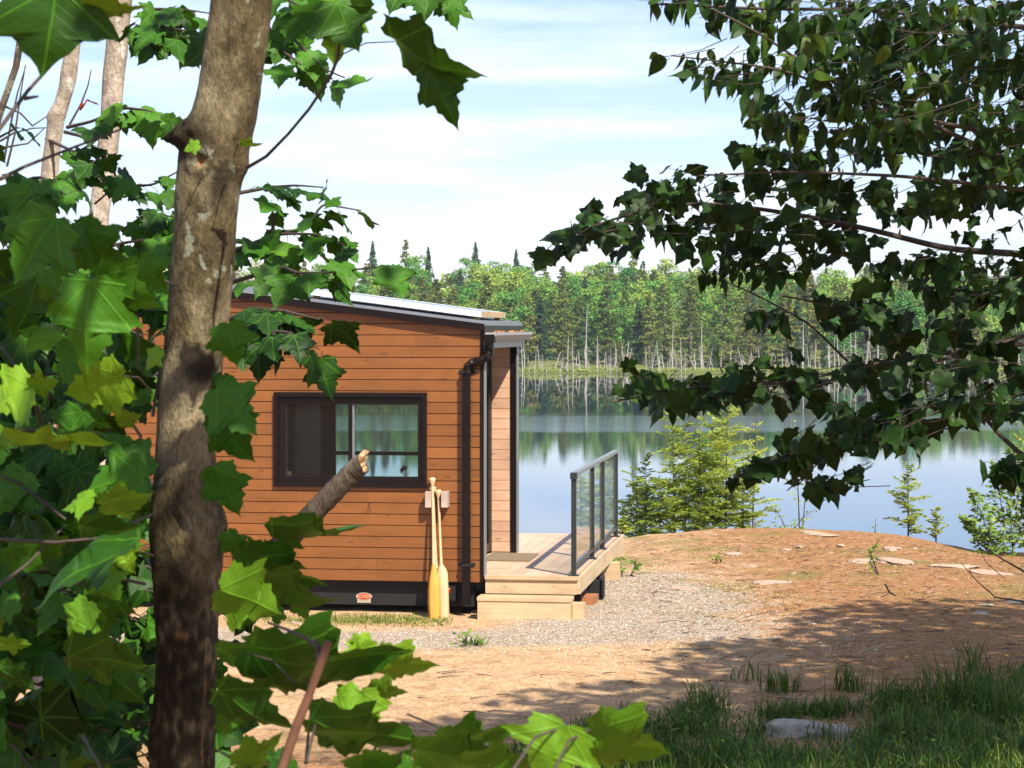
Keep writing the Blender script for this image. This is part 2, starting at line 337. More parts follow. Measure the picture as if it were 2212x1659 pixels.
# ------------------------------------------------------------ far trees: prototypes
def cards(c, n, s, tint, up=0.0, rg=rng, flat=0.5):
    """N small leaf-clump quads at centres c with outward normals n"""
    N = len(c); nn = nrm(n + rg.normal(0, flat, (N, 3))); a = nrm(np.cross(nn, rg.normal(0, 1, (N, 3)))); b = np.cross(nn, a)
    s = s[:, None] if not np.isscalar(s) else s
    e = rg.uniform(0.55, 1.3, (N, 4, 1))
    v = np.stack([c - a * s * e[:, 0], c - b * s * e[:, 1] * .7, c + a * s * e[:, 2], c + b * s * e[:, 3] * .7], 1).reshape(-1, 3)
    f = np.arange(N * 4).reshape(-1, 4); return v, f, np.repeat(tint, 4)
def unit(N, rg=rng): return nrm(rg.normal(0, 1, (N, 3)))
protos = {}
def proto(key, name, cat):
    o = thing(name, name, cat); protos.setdefault(key, []).append(o); return o
def deciduous(h, rg):
    o = proto('decid', 'broadleaf_tree', 'tree'); m = MB(); m.tube([(0, 0, -.6), (.1, 0, h * .3), (0, .1, h * .75)], [.16, .12, .04], 6); m.build('trunk', M_trunkfar, o)
    nl = 26; lob = []
    for i in range(nl):
        a = rg.uniform(0, 6.28); zz = rg.uniform(.22, .95); rr = h * .27 * math.sqrt(max(0.05, 1 - ((zz - .5) / .52) ** 2)) * rg.uniform(.3, 1)
        lob.append((rr * math.cos(a), rr * math.sin(a), zz * h, rg.uniform(.09, .15) * h))
    m = MB()
    for (x, y, z, r) in lob:
        N = 150; d = unit(N, rg); d[:, 2] = np.where(d[:, 2] < -.4, -d[:, 2], d[:, 2])
        c = np.array((x, y, z)) + d * r * rg.uniform(.6, 1.08, (N, 1)) * (1, 1, .8)
        m.add(*cards(c, d, rg.uniform(.10, .24, N), np.clip(rg.normal(.5, .22, N) , 0, 1), rg=rg))
    m.build('crown', M_decid, o); return o
def pine(h, rg, bare=.3, wide=.22):
    o = proto('pine', 'pine_tree', 'tree'); m = MB(); m.tube([(0, 0, -.6), (.05, 0, h * .5), (0, 0, h * .97)], [.17, .12, .02], 6)
    cl = MB(); z = h * bare
    while z < h * .98:
        q = (z - h * bare) / (h * (1 - bare)); ln = h * wide * (1.05 - q) ** .75 * (.55 + .45 * min(1, q * 5))
        for b in range(rg.integers(3, 6)):
            a = rg.uniform(0, 6.28); l = ln * rg.uniform(.45, 1.15); rise = rg.uniform(-.12, .22) * l
            e = np.array((math.cos(a) * l, math.sin(a) * l, rise)); p0 = np.array((0, 0, z))
            m.tube([p0, p0 + e], [.035, .012], 3, cap=False)
            N = int(34 + 40 * l / 2); t = rg.uniform(.25, 1.05, N) ** .8
            wdt = .10 + .26 * l * np.sin(np.clip(t, 0, 1) * 2.6)
            side = np.array((-math.sin(a), math.cos(a), 0)); c = p0 + e * t[:, None] + side * (rg.normal(0, .45, N) * wdt)[:, None] + (0, 0, 1) * rg.normal(.05, .11, (N, 1))
            cl.add(*cards(c, np.tile((0, -.15, 1.), (N, 1)), rg.uniform(.08, .2, N), np.clip(rg.normal(.5, .22, N), 0, 1), rg=rg, flat=.7))
        z += rg.uniform(.28, .6) * h / 11
    m.build('trunk', M_trunkfar, o); cl.build('crown', M_pine, o); return o
def spruce(h, rg):
    o = proto('spruce', 'spruce_tree', 'tree'); m = MB(); m.tube([(0, 0, -.6), (0, 0, h)], [.13, .015], 6); m.build('trunk', M_trunkfar, o)
    cl = MB(); z = h * .08
    while z < h:
        q = z / h; ln = h * .27 * (1.02 - q) ** .8 * rg.uniform(.75, 1.1)
        for b in range(7):
            a = rg.uniform(0, 6.28); l = ln * rg.uniform(.7, 1.15); e = np.array((math.cos(a) * l, math.sin(a) * l, -.28 * l)); N = int(14 + 22 * l)
            t = rg.uniform(.1, 1, N); side = np.array((-math.sin(a), math.cos(a), 0))
            c = np.array((0, 0, z)) + e * t[:, None] + side * (rg.normal(0, .16, N) * l)[:, None] + (0, 0, 1) * rg.normal(0, .07, (N, 1))
            cl.add(*cards(c, np.tile((math.cos(a) * .5, math.sin(a) * .5, .8), (N, 1)), rg.uniform(.07, .18, N), np.clip(rg.normal(.5, .2, N), 0, 1), rg=rg, flat=.6))
        z += .03 * h
    cl.build('crown', M_spruce, o); return o
def snag(h, rg, nb=12, lean=.04):
    m = MB(); tip = np.array((rg.normal(0, lean) * h, rg.normal(0, lean) * h, h)); n = 7
    pts = [np.array((0, 0, -.5))] + [tip * t + np.array((*(rg.normal(0, .005, 2) * h), 0)) for t in np.linspace(.15, 1, n)]
    m.tube(pts, np.linspace(.085 + .006 * h, .02, n + 1), 5)
    for i in range(nb):
        t = rg.uniform(.2, .95); a = rg.uniform(0, 6.28); l = rg.uniform(.3, 1.3) * (1.15 - t); p = tip * t
        m.tube([p, p + np.array((math.cos(a) * l * .6, math.sin(a) * l * .6, rg.uniform(-.15, .25) * l)), p + np.array((math.cos(a) * l, math.sin(a) * l, rg.uniform(-.5, .3) * l))], [.03, .02, .01], 3, cap=False)
    o = m.build('dead_tree', M_snag); tag(o, 'dead', 'dead tree'); protos.setdefault('snag', []).append(o); return o
for i in range(4): deciduous(10, np.random.default_rng(20 + i))
for i in range(4): pine(12, np.random.default_rng(40 + i), (.10, .06, .20, .04)[i], (.24, .2, .22, .26)[i])
for i in range(2): spruce(10, np.random.default_rng(60 + i))
for i in range(7): snag((7, 5, 4, 3, 5.5, 2.6, 6)[i], np.random.default_rng(80 + i), (9, 30, 22, 16, 8, 12, 40)[i], (.02, .03, .08, .12, .05, .2, .03)[i])
TL = {'decid': ('rounded green broadleaf tree in the forest across the lake', 'broadleaf trees of the forest across the lake'),
      'pine': ('olive green pine in the forest across the lake', 'pines of the forest across the lake'),
      'spruce': ('dark pointed spruce in the forest across the lake', 'spruces of the forest across the lake')}
used = set()
def plant(key, i, x, y, s, label=None, sx=1.0):
    src = protos[key][i % len(protos[key])]; z = float(gz(x, y)); rz = float(rng.uniform(0, 6.28)); lb, gp = TL[key]
    if label: gp = None; lb = label
    if src.name not in used:
        used.add(src.name); src.location = (x, y, z); src.rotation_euler = (0, 0, rz); src.scale = (s * sx, s * sx, s); o = src
        o['label'] = lb
        if gp: o['group'] = gp
    else:
        o = clone(src, (x, y, z), rz, (s * sx, s * sx, s), lb, gp)
        if label and 'group' in o: del o['group']
    return o
def X(px_, d): return (px_ - CX) / FP * d
cnt = 0; rows = [298.5, 304, 310.5, 317.5, 325, 333, 341.5, 350, 359, 368, 377, 386]
for ri, d0 in enumerate(rows):
    x0, x1 = X(470, d0), X(2260, d0); n = 22 + ri // 3; st = (x1 - x0) / n
    for j in range(n):
        d = d0 + rng.uniform(-3, 3); x = x0 + (j + .5 + rng.uniform(-.38, .38)) * st; d = max(d, 298)
        u = rng.random()
        if ri == 0: key = 'pine' if u < .38 else ('decid' if u < .62 else 'spruce'); s = {'pine': rng.uniform(.3, .6), 'decid': rng.uniform(.22, .45), 'spruce': rng.uniform(.3, .6)}[key]
        elif ri < 4: key = 'pine' if u < .72 else ('decid' if u < .92 else 'spruce'); s = {'pine': rng.uniform(.75, 1.08), 'decid': rng.uniform(.75, 1.0), 'spruce': rng.uniform(.7, .95)}[key]
        else: key = 'pine' if u < .3 else ('decid' if u < .88 else 'spruce'); s = {'pine': rng.uniform(.62, .86), 'decid': rng.uniform(.78, 1.02), 'spruce': rng.uniform(.7, 1.0)}[key]
        plant(key, int(rng.integers(0, 4)), x, d, s, sx=rng.uniform(.95, 1.2)); cnt += 1
for (px_, d, key, s, lb) in ((805, 392, 'spruce', 1.30, 'tall dark spruce tip above the forest skyline, leftmost of the tall tips'),
                         (925, 392, 'spruce', 1.20, 'second spruce tip from the left standing above the forest skyline'),
                         (1027, 392, 'spruce', 1.28, 'broad spruce top on the skyline above the middle of the solar panel'),
                         (1115, 392, 'spruce', 1.16, 'small spruce tip on the skyline above the roof eave'),
                         (875, 390, 'pine', 1.12, 'thin wispy pine top on the skyline between two spruce tips'),
                         (1370, 390, 'pine', 1.08, 'pine top on the skyline behind the left tip of the maple branch')):
    plant(key, 1, X(px_, d), d, s, lb, .8)
# dead trees at the water's edge
SL = ('bleached bare dead trunk standing at the far water edge', 'bleached dead trees along the far shore')
sp_ = [1132, 1140, 1152, 1163, 1176, 1200, 1216, 1222, 1232, 1246, 1264, 1270, 1276, 1283, 1292, 1300, 1312, 1318, 1322, 1330, 1345, 1352, 1366, 1396, 1400, 1408, 1415, 1421, 1428, 1436, 1441, 1449, 1457, 1464, 1470, 1476, 1484, 1500, 1512, 1518, 1530, 1548, 1560, 1580, 1586, 1592, 1604, 1612, 1620, 1626, 1632, 1638, 1646, 1660, 1672, 1690, 1712, 1724, 1740, 1752, 1766, 1790, 1806, 1818, 1826, 1840, 1852, 1870, 1884, 1900, 1930, 1944, 1960, 1992, 2010, 2040, 2066, 2074, 2080, 2100, 2130, 2150, 2180, 2200]
for j, p in enumerate(sp_):
    for r in range(1 + (rng.random() < .5)):
        d = rng.uniform(292, 297.5); i = int(rng.integers(0, 7)); s = rng.uniform(.34, .82) * (1.25 if p % 5 == 0 else 1); x = X(p + rng.uniform(-6, 6) + r * 5, d)
        src = protos['snag'][i]; z = float(gz(x, d))
        o = src
        if src.name in used: o = clone(src, (x, d, z))
        used.add(src.name); o.location = (x, d, z); o.rotation_euler = (rng.normal(0, .05), rng.normal(0, .07), rng.uniform(0, 6.28)); o.scale = (s * 1.15, s * 1.15, s)
        o['label'], o['group'] = SL; o['category'] = 'dead tree'
for (p, i, s, lb) in ((1265, 0, 1.15, 'tallest thin bare trunk on the far shore just right of the cabin roof'), (1517, 4, 1.15, 'bright white leaning snag on the far shore in the middle of the dead stand'), (1452, 0, 0.95, 'tall bare trunk standing left of the bright leaning snag on the far shore')):
    o = clone(protos['snag'][i], (X(p, 296), 296, float(gz(X(p, 296), 296))), 1.0, (s, s, s), lb); 
    if 'group' in o: del o['group']
o = clone(protos['snag'][6], (X(548, 60), 60, 1.0), .4, (1, 1, 1), 'bare grey dead tree with spreading twigs behind the upper end of the roof')
if 'group' in o: del o['group']
# big bare tree behind the house
COL.objects.unlink(o); bpy.data.objects.remove(o)
m = MB(); bx, bd = X(548, 44), 44.0; rg = np.random.default_rng(3); zt = 6 + (HY - 548) / FP * bd
m.tube([(bx, bd, 0.6), (bx + .02, bd, 4), (bx, bd, 6.8), (bx - .03, bd, zt)], [.10, .075, .045, .012], 7)
for i in range(34):
    z = rg.uniform(5.6, zt - .1); a = rg.uniform(0, 6.28); l = rg.uniform(.4, 1.15) * (zt + .35 - z) / 1.6; p = np.array((bx, bd, z)); e = np.array((math.cos(a) * l, math.sin(a) * l, l * rg.uniform(.25, .8)))
    m.tube([p, p + e * (.5, .5, .4), p + e], [.016, .011, .004], 4, cap=False)
    for q in range(3):
        b = p + e * rg.uniform(.4, .9); m.tube([b, b + e * .3 + rg.normal(0, .09, 3)], [.006, .003], 3, cap=False)
tag(m.build('dead_tree', M_snag), 'bare grey dead tree with spreading twigs behind the upper end of the roof', 'dead tree')
# forest beyond and beside what the picture shows
m = MB(); rg = np.random.default_rng(9)
for i in range(520):
    d = rg.uniform(392, 470) if i % 2 else rg.uniform(300, 470); a = (rg.uniform(-.5, .6) if i % 2 else rg.choice((-1, 1)) * rg.uniform(.26, .55)); x = a * d
    h = rg.uniform(7, 10); z0 = float(gz(x, d)); r = h * rg.uniform(.2, .3); N = 150; dd = unit(N, rg); dd[:, 2] = np.abs(dd[:, 2]) * 1.0 - .2
    taper = 1.0
    c = np.array((x, d, z0 + h * .5)) + dd * (r, r, h * .5) * rg.uniform(.7, 1.05, (N, 1))
    m.add(*cards(c, dd, rg.uniform(.35, .8, N), np.clip(rg.normal(.4, .2, N), 0, 1), rg=rg))
kind(m.build('forest', M_decid), 'stuff')
# undergrowth and sedge at the far shore
m = MB(); N = 9000; d = rng.uniform(292.2, 299.5, N); x = rng.uniform(-85, 85, N); z = gz(x, d)
c = np.c_[x, d, z + rng.uniform(0, .3, N)]; m.add(*cards(c, np.tile((0, -.7, .7), (N, 1)), rng.uniform(.14, .32, N), np.clip(rng.normal(.6, .25, N), 0, 1), flat=.4))
ksd = NT('sedge'); ksd.P(Base_Color=ksd.mix(ksd.tint(), (0.08, 0.12, 0.025), (0.17, 0.20, 0.05)), Roughness=0.8, Specular_IOR_Level=0.1)
kind(m.build('shore_sedge', ksd.m), 'stuff')
# ------------------------------------------------------------ the cabin
RZ0 = -R(8.2); H0 = (-0.298, 24.0)
def HL(x, y, z): return (H0[0] + x * math.cos(RZ0) - y * math.sin(RZ0), H0[1] + x * math.sin(RZ0) + y * math.cos(RZ0), z)
M_side = wood('stained_siding', (0.175, 0.060, 0.011), (0.29, 0.102, 0.020), (1.4, 26, 26), 0.5, True, .28)
M_side2 = wood('glare_siding', (0.48, 0.26, 0.15), (0.66, 0.45, 0.32), (1.4, 26, 26), 0.45, True, .25)  # siding colour lightened to stand in for sun glare
M_deck = wood('deck_boards', (0.44, 0.29, 0.19), (0.60, 0.44, 0.32), (26, 1.4, 26), 0.6, False, 0.35)
M_lum = wood('treated_lumber', (0.40, 0.27, 0.14), (0.58, 0.44, 0.27), (1.6, 26, 26), 0.65, True, 0.3)
M_lumy = wood('treated_lumber_side', (0.40, 0.29, 0.17), (0.58, 0.46, 0.30), (26, 1.6, 26), 0.65, True, 0.3)
M_dark = simple('dark_brown_metal', (0.009, 0.006, 0.006), 0.36, 0.0, 0.2, 6, 0.16)
M_black = simple('black_steel', (0.005, 0.005, 0.005), 0.7, 0.0, 0.3, 9)
M_grey = simple('grey_metal', (0.20, 0.22, 0.22), 0.4, 0.3, 0.15, 6)
M_fascia = simple('pale_gutter', (0.34, 0.35, 0.36), 0.4, 0.2, 0.15, 6)
M_roof = simple('roof_metal', (0.26, 0.28, 0.31), 0.38, 0.55, 0.12, 4)
M_white = simple('panel_frame', (0.80, 0.80, 0.80), 0.35, 0.0, 0.04, 4)
M_cell = simple('solar_cells', (0.012, 0.016, 0.035), 0.15, 0.0, 0.2, 4)
M_int = simple('interior_panelling', (0.022, 0.013, 0.010), 0.8, 0.0, 0.3, 3)
M_post = simple('railing_metal', (0.03, 0.035, 0.036), 0.33, 0.3, 0.15, 5)
def glass(name, tint, refl=1.0, solid=0.0):
    k = NT(name); k.t.nodes.remove(k.b); tr = k.n('BsdfTransparent', {0: (*tint, 1)}); gl = k.n('BsdfGlossy', {0: (1, 1, 1, 1), 1: 0.02})
    lw = k.n('LayerWeight', {0: 0.5}); f = k.math('MULTIPLY', k.math('MULTIPLY_ADD', k.math('POWER', lw.outputs['Facing'], 5.0), 0.9, 0.05), refl); m_ = k.n('MixShader', {0: f}); k.L(tr.outputs[0], m_.inputs[1]); k.L(gl.outputs[0], m_.inputs[2])
    if solid:
        df = k.n('BsdfDiffuse', {0: (0.6, 0.65, 0.66, 1)}); m2 = k.n('MixShader', {0: solid}); k.L(m_.outputs[0], m2.inputs[1]); k.L(df.outputs[0], m2.inputs[2]); m_ = m2
    k.L(m_.outputs[0], k.out.inputs['Surface']); return k.m
M_glass = glass('window_glass', (0.84, 0.91, 0.90), 0.3, 0.004)
M_rglass = glass('railing_glass', (0.93, 0.97, 0.96), 0.9, 0.03)

house = thing('cabin', 'small brown cabin clad in stained horizontal boards beside the lake', 'cabin', (H0[0], H0[1], 0), RZ0)
ZS = lambda x: 5.956 - .128 * x          # top of the siding at local x
ZR = lambda x: 6.04 - .128 * x           # top of the roof
XL = -8.2; YB = 2.45; YF = 2.57
WX0, WX1, WZ0, WZ1 = -2.265, -.608, 4.289, 5.298
def clip_top(poly):
    out = []
    for i in range(len(poly)):
        a, b = poly[i], poly[(i + 1) % len(poly)]; fa, fb = ZS(a[0]) - a[1], ZS(b[0]) - b[1]
        if fa >= 0: out.append(a)
        if fa * fb < 0: t = fa / (fa - fb); out.append((a[0] + (b[0] - a[0]) * t, a[1] + (b[1] - a[1]) * t))
    return out
m = MB(); pitch = .1188; z = 3.30; rr = random.Random(4); row = 0
while z < ZS(XL):
    z1 = z + pitch - .0085; x = XL; tn = rr.random()
    cuts = [XL]; q = XL + rr.uniform(.5, 3)
    while q < -.5: cuts.append(q); q += rr.choice((.7, 1.6, 2.4, 3.0))
    cuts.append(-.035)
    for a, b in zip(cuts[:-1], cuts[1:]):
        tn = rr.random() ** 1.5 * (1.0 if b - a < .9 else .6); segs = [(a + .001, b - .001)]
        if z1 > WZ0 + .01 and z < WZ1 - .01:
            segs = [(s0, s1) for s0, s1 in ((segs[0][0], min(segs[0][1], WX0)), (max(segs[0][0], WX1), segs[0][1])) if s1 - s0 > .01]
        for s0, s1 in segs:
            zz0, zz1 = z, z1
            if not (s1 <= WX0 + .001 or s0 >= WX1 - .001):
                if zz0 < WZ0 < zz1: zz1 = WZ0
                elif zz0 < WZ1 < zz1: zz0 = WZ1
            p = clip_top([(s0, zz0), (s1, zz0), (s1, zz1), (s0, zz1)])
            if len(p) >= 3: m.prism(p, 0, .02, tn)
        for q0, q1 in ((z, min(z1, WZ0)), (max(z, WZ1), z1)):
            s0, s1 = max(a + .001, WX0), min(b - .001, WX1)
            if z1 > WZ0 + .01 and z < WZ1 - .01 and q1 - q0 > .004 and s1 - s0 > .01: m.prism([(s0, q0), (s1, q0), (s1, q1), (s0, q1)], 0, .02, tn)
    z += pitch
m.build('siding', M_side, house)
m = MB()
for p in ([(XL, 3.30), (WX0, 3.30), (WX0, ZS(WX0)), (XL, ZS(XL))], [(WX1, 3.30), (-.04, 3.30), (-.04, ZS(-.04)), (WX1, ZS(WX1))],
          [(WX0, 3.30), (WX1, 3.30), (WX1, WZ0), (WX0, WZ0)], [(WX0, WZ1), (WX1, WZ1), (WX1, ZS(WX1)), (WX0, ZS(WX0))]):
    m.prism(p, .022, .12, .5)
m.build('front_wall', M_black, house)
# far wall with two openings that show the lake
m = MB(); ops = [(-3.25, -2.62, 4.15, 5.30), (-2.18, -.62, 4.15, 5.30)]
xsn = [XL, -3.25, -2.62, -2.18, -.62, 0.0 - .064]
for a, b in ((XL, -3.25), (-2.62, -2.18), (-.62, -.30)): m.prism([(a, 3.30), (b, 3.30), (b, ZS(b)), (a, ZS(a))], YB, YF)
for a, b, c0, c1 in ops: m.prism([(a, 3.30), (b, 3.30), (b, c0), (a, c0)], YB, YF); m.prism([(a, c1), (b, c1), (b, ZS(b)), (a, ZS(a))], YB, YF)
m.box(-2.60, -2.22, .75, 2.0, 3.42, 5.9); m.box(-7.9, -.4, 2.1, YB, 3.42, 4.12)
m.build('inner_wall', M_int, house)
m = MB(); m.box(XL, -.31, .12, YB, 3.32, 3.40); m.box(XL, XL + .1, .12, YB, 3.40, ZS(XL)); m.build('floor', M_int, house)
# far wing of the porch, sun glare painted into the pale boards
m = MB(); z = 3.385
while z < 5.92:
    m.box(-.30, -.066, YB - .02, YB, z, min(z + pitch - .005, 5.93), rr.random()); z += pitch
m.box(-.30, -.066, YB + .002, YF, 3.38, 5.93, .5)
m.build('porch_wall', M_side2, house)
# end wall with the door, set back under the roof
m = MB(); m.box(-.345, -.30, .12, .30, 3.38, 5.9); m.box(-.345, -.30, 2.30, YB, 3.38, 5.9); m.box(-.345, -.30, .30, 2.30, 5.55, 5.9); m.build('end_wall', M_dark, house)
dr = MB(); 
for a, b in ((.30, .38), (1.26, 1.34), (2.22, 2.30)): dr.box(-.340, -.29, a, b, 3.40, 5.55)
dr.box(-.34, -.29, .38, 2.22, 5.46, 5.55); dr.box(-.34, -.29, .38, 2.22, 3.40, 3.50)
dro = dr.build('door', M_dark, house); MB().box(-.325, -.32, .38, 2.22, 3.50, 5.46).build('pane', M_glass, dro)
m = MB(); m.box(-.31, -.01, .022, .12, 3.36, 5.93); m.build('wing_wall', M_dark, house)
m = MB(); m.box(-.035, .0, -.012, .13, 3.30, 5.955); m.build('corner_trim', M_dark, house)
m = MB(); m.box(.001, .012, .0, .125, 3.36, 5.76); m.box(.001, .012, 2.435, YF, 3.375, 5.76); m.build('corner_strip', M_grey, house)
m = MB(); m.box(-.064, .0, YB - .035, YF, 3.375, 5.78); m.build('corner_trim', M_dark, house)
m = MB(); m.box(-.36, -.285, 2.31, 2.43, 3.375, 5.78); m.build('door_post', M_dark, house)
m = MB(); m.box(-.30, .004, .13, YF, 5.785, 5.93); m.build('soffit', M_fascia, house)
# roof
RXE = .02; y0, y1 = -.06, 2.80
rf = MB(); rf.prism([(XL - .2, ZR(XL - .2) - .03), (RXE, ZR(RXE) - .03), (RXE, ZR(RXE)), (XL - .2, ZR(XL - .2))], y0, y1)
q = XL
for i in range(19):
    yy_ = y0 + .06 + i * (y1 - y0 - .12) / 18; rf.prism([(XL - .2, ZR(XL - .2) + .001), (RXE, ZR(RXE) + .001), (RXE, ZR(RXE) + .014), (XL - .2, ZR(XL - .2) + .014)], yy_ - .008, yy_ + .008)
rfo = rf.build('roof', M_roof, house)
m = MB(); m.prism([(XL - .2, ZS(XL - .2) - .005), (RXE - .003, ZS(0) - .005), (RXE - .003, ZR(RXE) - .010), (XL - .2, ZR(XL - .2) - .010)], y0 - .006, y0 - .001); m.prism([(XL, ZS(XL)), (-.1, ZS(-.1)), (-.1, ZS(-.1) + .04), (XL, ZS(XL) + .04)], .0, 2.7)
m.box(RXE - .03, RXE - .004, y0 + .03, y1 - .01, 5.86, ZR(RXE) - .034); m.build('fascia', M_dark, rfo)
m = MB(); m.prism([(XL - .2, ZR(XL - .2) - .012), (RXE + .002, ZR(RXE) - .012), (RXE + .002, ZR(RXE) + .003), (XL - .2, ZR(XL - .2) + .003)], y0 - .012, y0 - .007); m.build('drip_edge', M_roof, rfo)
# gutter
g = MB(); gy0, gy1 = -.05, 2.85; pf = [(.022, 5.935), (.022, 5.855), (.085, 5.845), (.115, 5.885), (.14, 5.905), (.14, 5.935), (.132, 5.935), (.132, 5.912), (.108, 5.893), (.08, 5.853), (.03, 5.862), (.03, 5.935)]
v = [(a, gy0, b) for a, b in pf] + [(a, gy1, b) for a, b in pf]; n_ = len(pf)
g.add(v, [(i, (i + 1) % n_, n_ + (i + 1) % n_, n_ + i) for i in range(n_)])
for yy_ in (gy0, gy1): g.prism([(.022, 5.935), (.022, 5.855), (.085, 5.845), (.115, 5.885), (.14, 5.905), (.14, 5.935)], yy_ - .002, yy_ + .002)
g.box(.004, .02, .13, 2.8, 5.765, 5.86)
gut = g.build('gutter', M_fascia, house)
m = MB(); rg = np.random.default_rng(5); N = 260; c = np.c_[rg.uniform(.035, .13, N), rg.uniform(.1, 2.8, N), rg.uniform(5.915, 5.948, N)]
m.add(*cards(c, np.tile((0, 0, 1.), (N, 1)), rg.uniform(.008, .02, N), rg.random(N), rg=rg, flat=.8)); M_litter = simple('dry_litter', (0.42, 0.20, 0.08), 0.9, 0, .5, 60); m.build('leaf_litter', M_litter, gut)
# downspout
dp = MB(); dp.box(.02, .125, -.075, .02, 5.83, 5.915); dp.box(.03, .108, -.07, .015, 5.70, 5.83)
def P2(px_, py_, yl=-.05):
    """local x,z on the plane y=yl for a picture pixel"""
    kx = (px_ - CX) / FP; cs, sn = math.cos(RZ0), math.sin(RZ0)
    x = (kx * (H0[1] + yl * cs) - H0[0] + yl * sn) / (cs - kx * sn); Y = H0[1] + x * sn + yl * cs
    return x, CAMZ - (py_ - HY) / FP * Y
cen = [P2(1054, 745), P2(1056, 757), P2(1052, 769), P2(1043, 777), P2(1032, 781), P2(1021, 784), P2(1012, 791), P2(1008, 801), P2(1007.5, 812)]
pts = []; rad = []
for i in range(len(cen) - 1):
    for t in np.linspace(0, 1, 6, endpoint=False):
        pts.append((cen[i][0] * (1 - t) + cen[i + 1][0] * t, -.048, cen[i][1] * (1 - t) + cen[i + 1][1] * t))
        stiff = 2.4 < i < 4.6; rad.append(.047 if stiff else (.052 if len(pts) % 2 else .043))
dp.tube(pts, rad, 10)
xq = P2(1007.5, 812)[0]; zb = P2(1007, 1306)[1]
dp.box(xq - .041, xq + .041, -.085, -.012, zb, P2(1007, 808)[1])
dso = dp.build('downspout', M_dark, house)
for yv in (803, 1220):
    zz = P2(1007, yv)[1]; m = MB(); m.box(xq - .046, xq + .046, -.092, -.004, zz - .014, zz + .014)
    for s_ in (-1, 1): m.prism([(xq + s_ * .045, zz - .012), (xq + s_ * .075, zz - .022), (xq + s_ * .092, zz), (xq + s_ * .075, zz + .022), (xq + s_ * .045, zz + .012)][::s_], -.014, -.002)
    m.build('strap', M_black, dso)
# window
wn = MB(); fr_ = .045
for (a, b, c0, c1) in ((WX0, WX1, WZ1 - fr_, WZ1), (WX0, WX1, WZ0, WZ0 + fr_ + .01), (WX0, WX0 + fr_, WZ0 + fr_ + .01, WZ1 - fr_), (WX1 - fr_, WX1, WZ0 + fr_ + .01, WZ1 - fr_)): wn.box(a, b, -.035, .03, c0, c1)
GX0, GX1, GZ0, GZ1 = -2.139, -.705, 4.405, 5.17
for (a, b, c0, c1) in ((WX0 + fr_, WX1 - fr_, GZ1, WZ1 - fr_ ), (WX0 + fr_, WX1 - fr_, WZ0 + fr_ + .01, GZ0), (WX0 + fr_, GX0, GZ0, GZ1), (GX1, WX1 - fr_, GZ0, GZ1)): wn.box(a, b, -.012, .06, c0, c1)
for i in range(3): wn.box(WX0 + fr_ + .012 + i * .012, WX1 - fr_ - .012 - i * .012, -.016 - .003 * (i == 1), -.011, WZ1 - fr_ - .02 - i * .02, WZ1 - fr_ - .012 - i * .02)
wo = wn.build('window', M_dark, house)
mu = MB(); mu.box(-1.457, -1.415, -.01, .05, GZ0, GZ1); mu.build('mullion', M_dark, wo)
mu = MB(); mu.box(-1.414, -1.396, .0, .05, GZ0, GZ1); mu.box(-1.40, -1.385, -.006, .004, 4.95, 5.02); mu.build('sash_edge', M_grey, wo)
mu = MB(); mu.box(GX0, -1.457, .020, .024, GZ0, GZ1); mu.build('pane', M_glass, wo); mu = MB(); mu.box(-1.396, GX1, .030, .034, GZ0, GZ1); mu.build('pane', M_glass, wo)
for a, b, c0, c1 in ops:
    bw = MB(); bw.box(a, b, YB + .01, YB + .06, 4.49, 4.535)
    if a < -3: bw.box(a, b, YB + .01, YB + .06, 4.80, 4.875)
    for (e, f_, g_, h_) in ((a, a + .03, c0, c1), (b - .03, b, c0, c1)): bw.box(e, f_, YB + .01, YB + .06, g_, h_)
    bo = bw.build('rear_window', M_dark, house); MB().box(a + .03, b - .03, YB + .07, YB + .074, c0, c1).build('pane', M_glass, bo)
m = MB(); m.box(-2.52, -2.2, .35, .5, 4.0, 4.42); m.box(-1.60, -1.56, .6, .64, 4.1, 4.5); m.tube([(-.98, .5, 4.40), (-.98, .5, 4.44), (-.95, .5, 4.47), (-.92, .5, 4.47)], [.03, .02, .025, .02], 8); m.build('shelf_clutter', simple('red_brown_cloth', (0.12, 0.04, 0.025), .8), house)
# frame under the floor, plate, marker lamp
m = MB(); m.box(XL, -.12, .10, .16, 3.03, 3.24); m.box(XL, -.03, .06, 2.5, 3.245, 3.298); m.box(XL, -.12, 2.3, 2.36, 3.03, 3.24); m.box(-.42, -.30, .03, .10, 3.10, 3.26)
for xx in (-7, -5, -3.2, -.6): m.box(xx - .15, xx + .15, .5, .9, 2.85, 3.24)
for xx in (-1.9, -2.6, -.9): m.box(xx - .004, xx + .004, .094, .10, 3.18, 3.188)
m.build('chassis', M_black, house)
sx, sz = P2(786.4, 1290.8, .098)
a_ = np.linspace(0, 2 * math.pi, 40, endpoint=False)
m = MB(); m.prism([(sx + .088 * math.cos(t), sz + .012 + .042 * math.sin(t)) for t in a_], .094, .0985); m.box(sx - .074, sx + .074, .0945, .098, sz - .056, sz - .01)
pl = m.build('maker_plate', simple('cream_plate', (0.36, 0.30, 0.24), .6), house)
m = MB(); m.prism([(sx + .076 * math.cos(t), sz + .012 + .034 * math.sin(t)) for t in a_], .092, .0938); m.build('badge', simple('orange_badge', (0.42, 0.075, 0.02), .5), pl)
fc = bpy.data.curves.new('lettering', 'FONT'); fc.body = 'ACTION'; fc.size = .042; fc.align_x = 'CENTER'; fc.align_y = 'CENTER'; fc.extrude = .001; fc.space_character = 1.05
fo = bpy.data.objects.new('lettering', fc); COL.objects.link(fo); dg = bpy.context.evaluated_depsgraph_get(); me = bpy.data.meshes.new_from_object(fo.evaluated_get(dg)); bpy.data.objects.remove(fo)
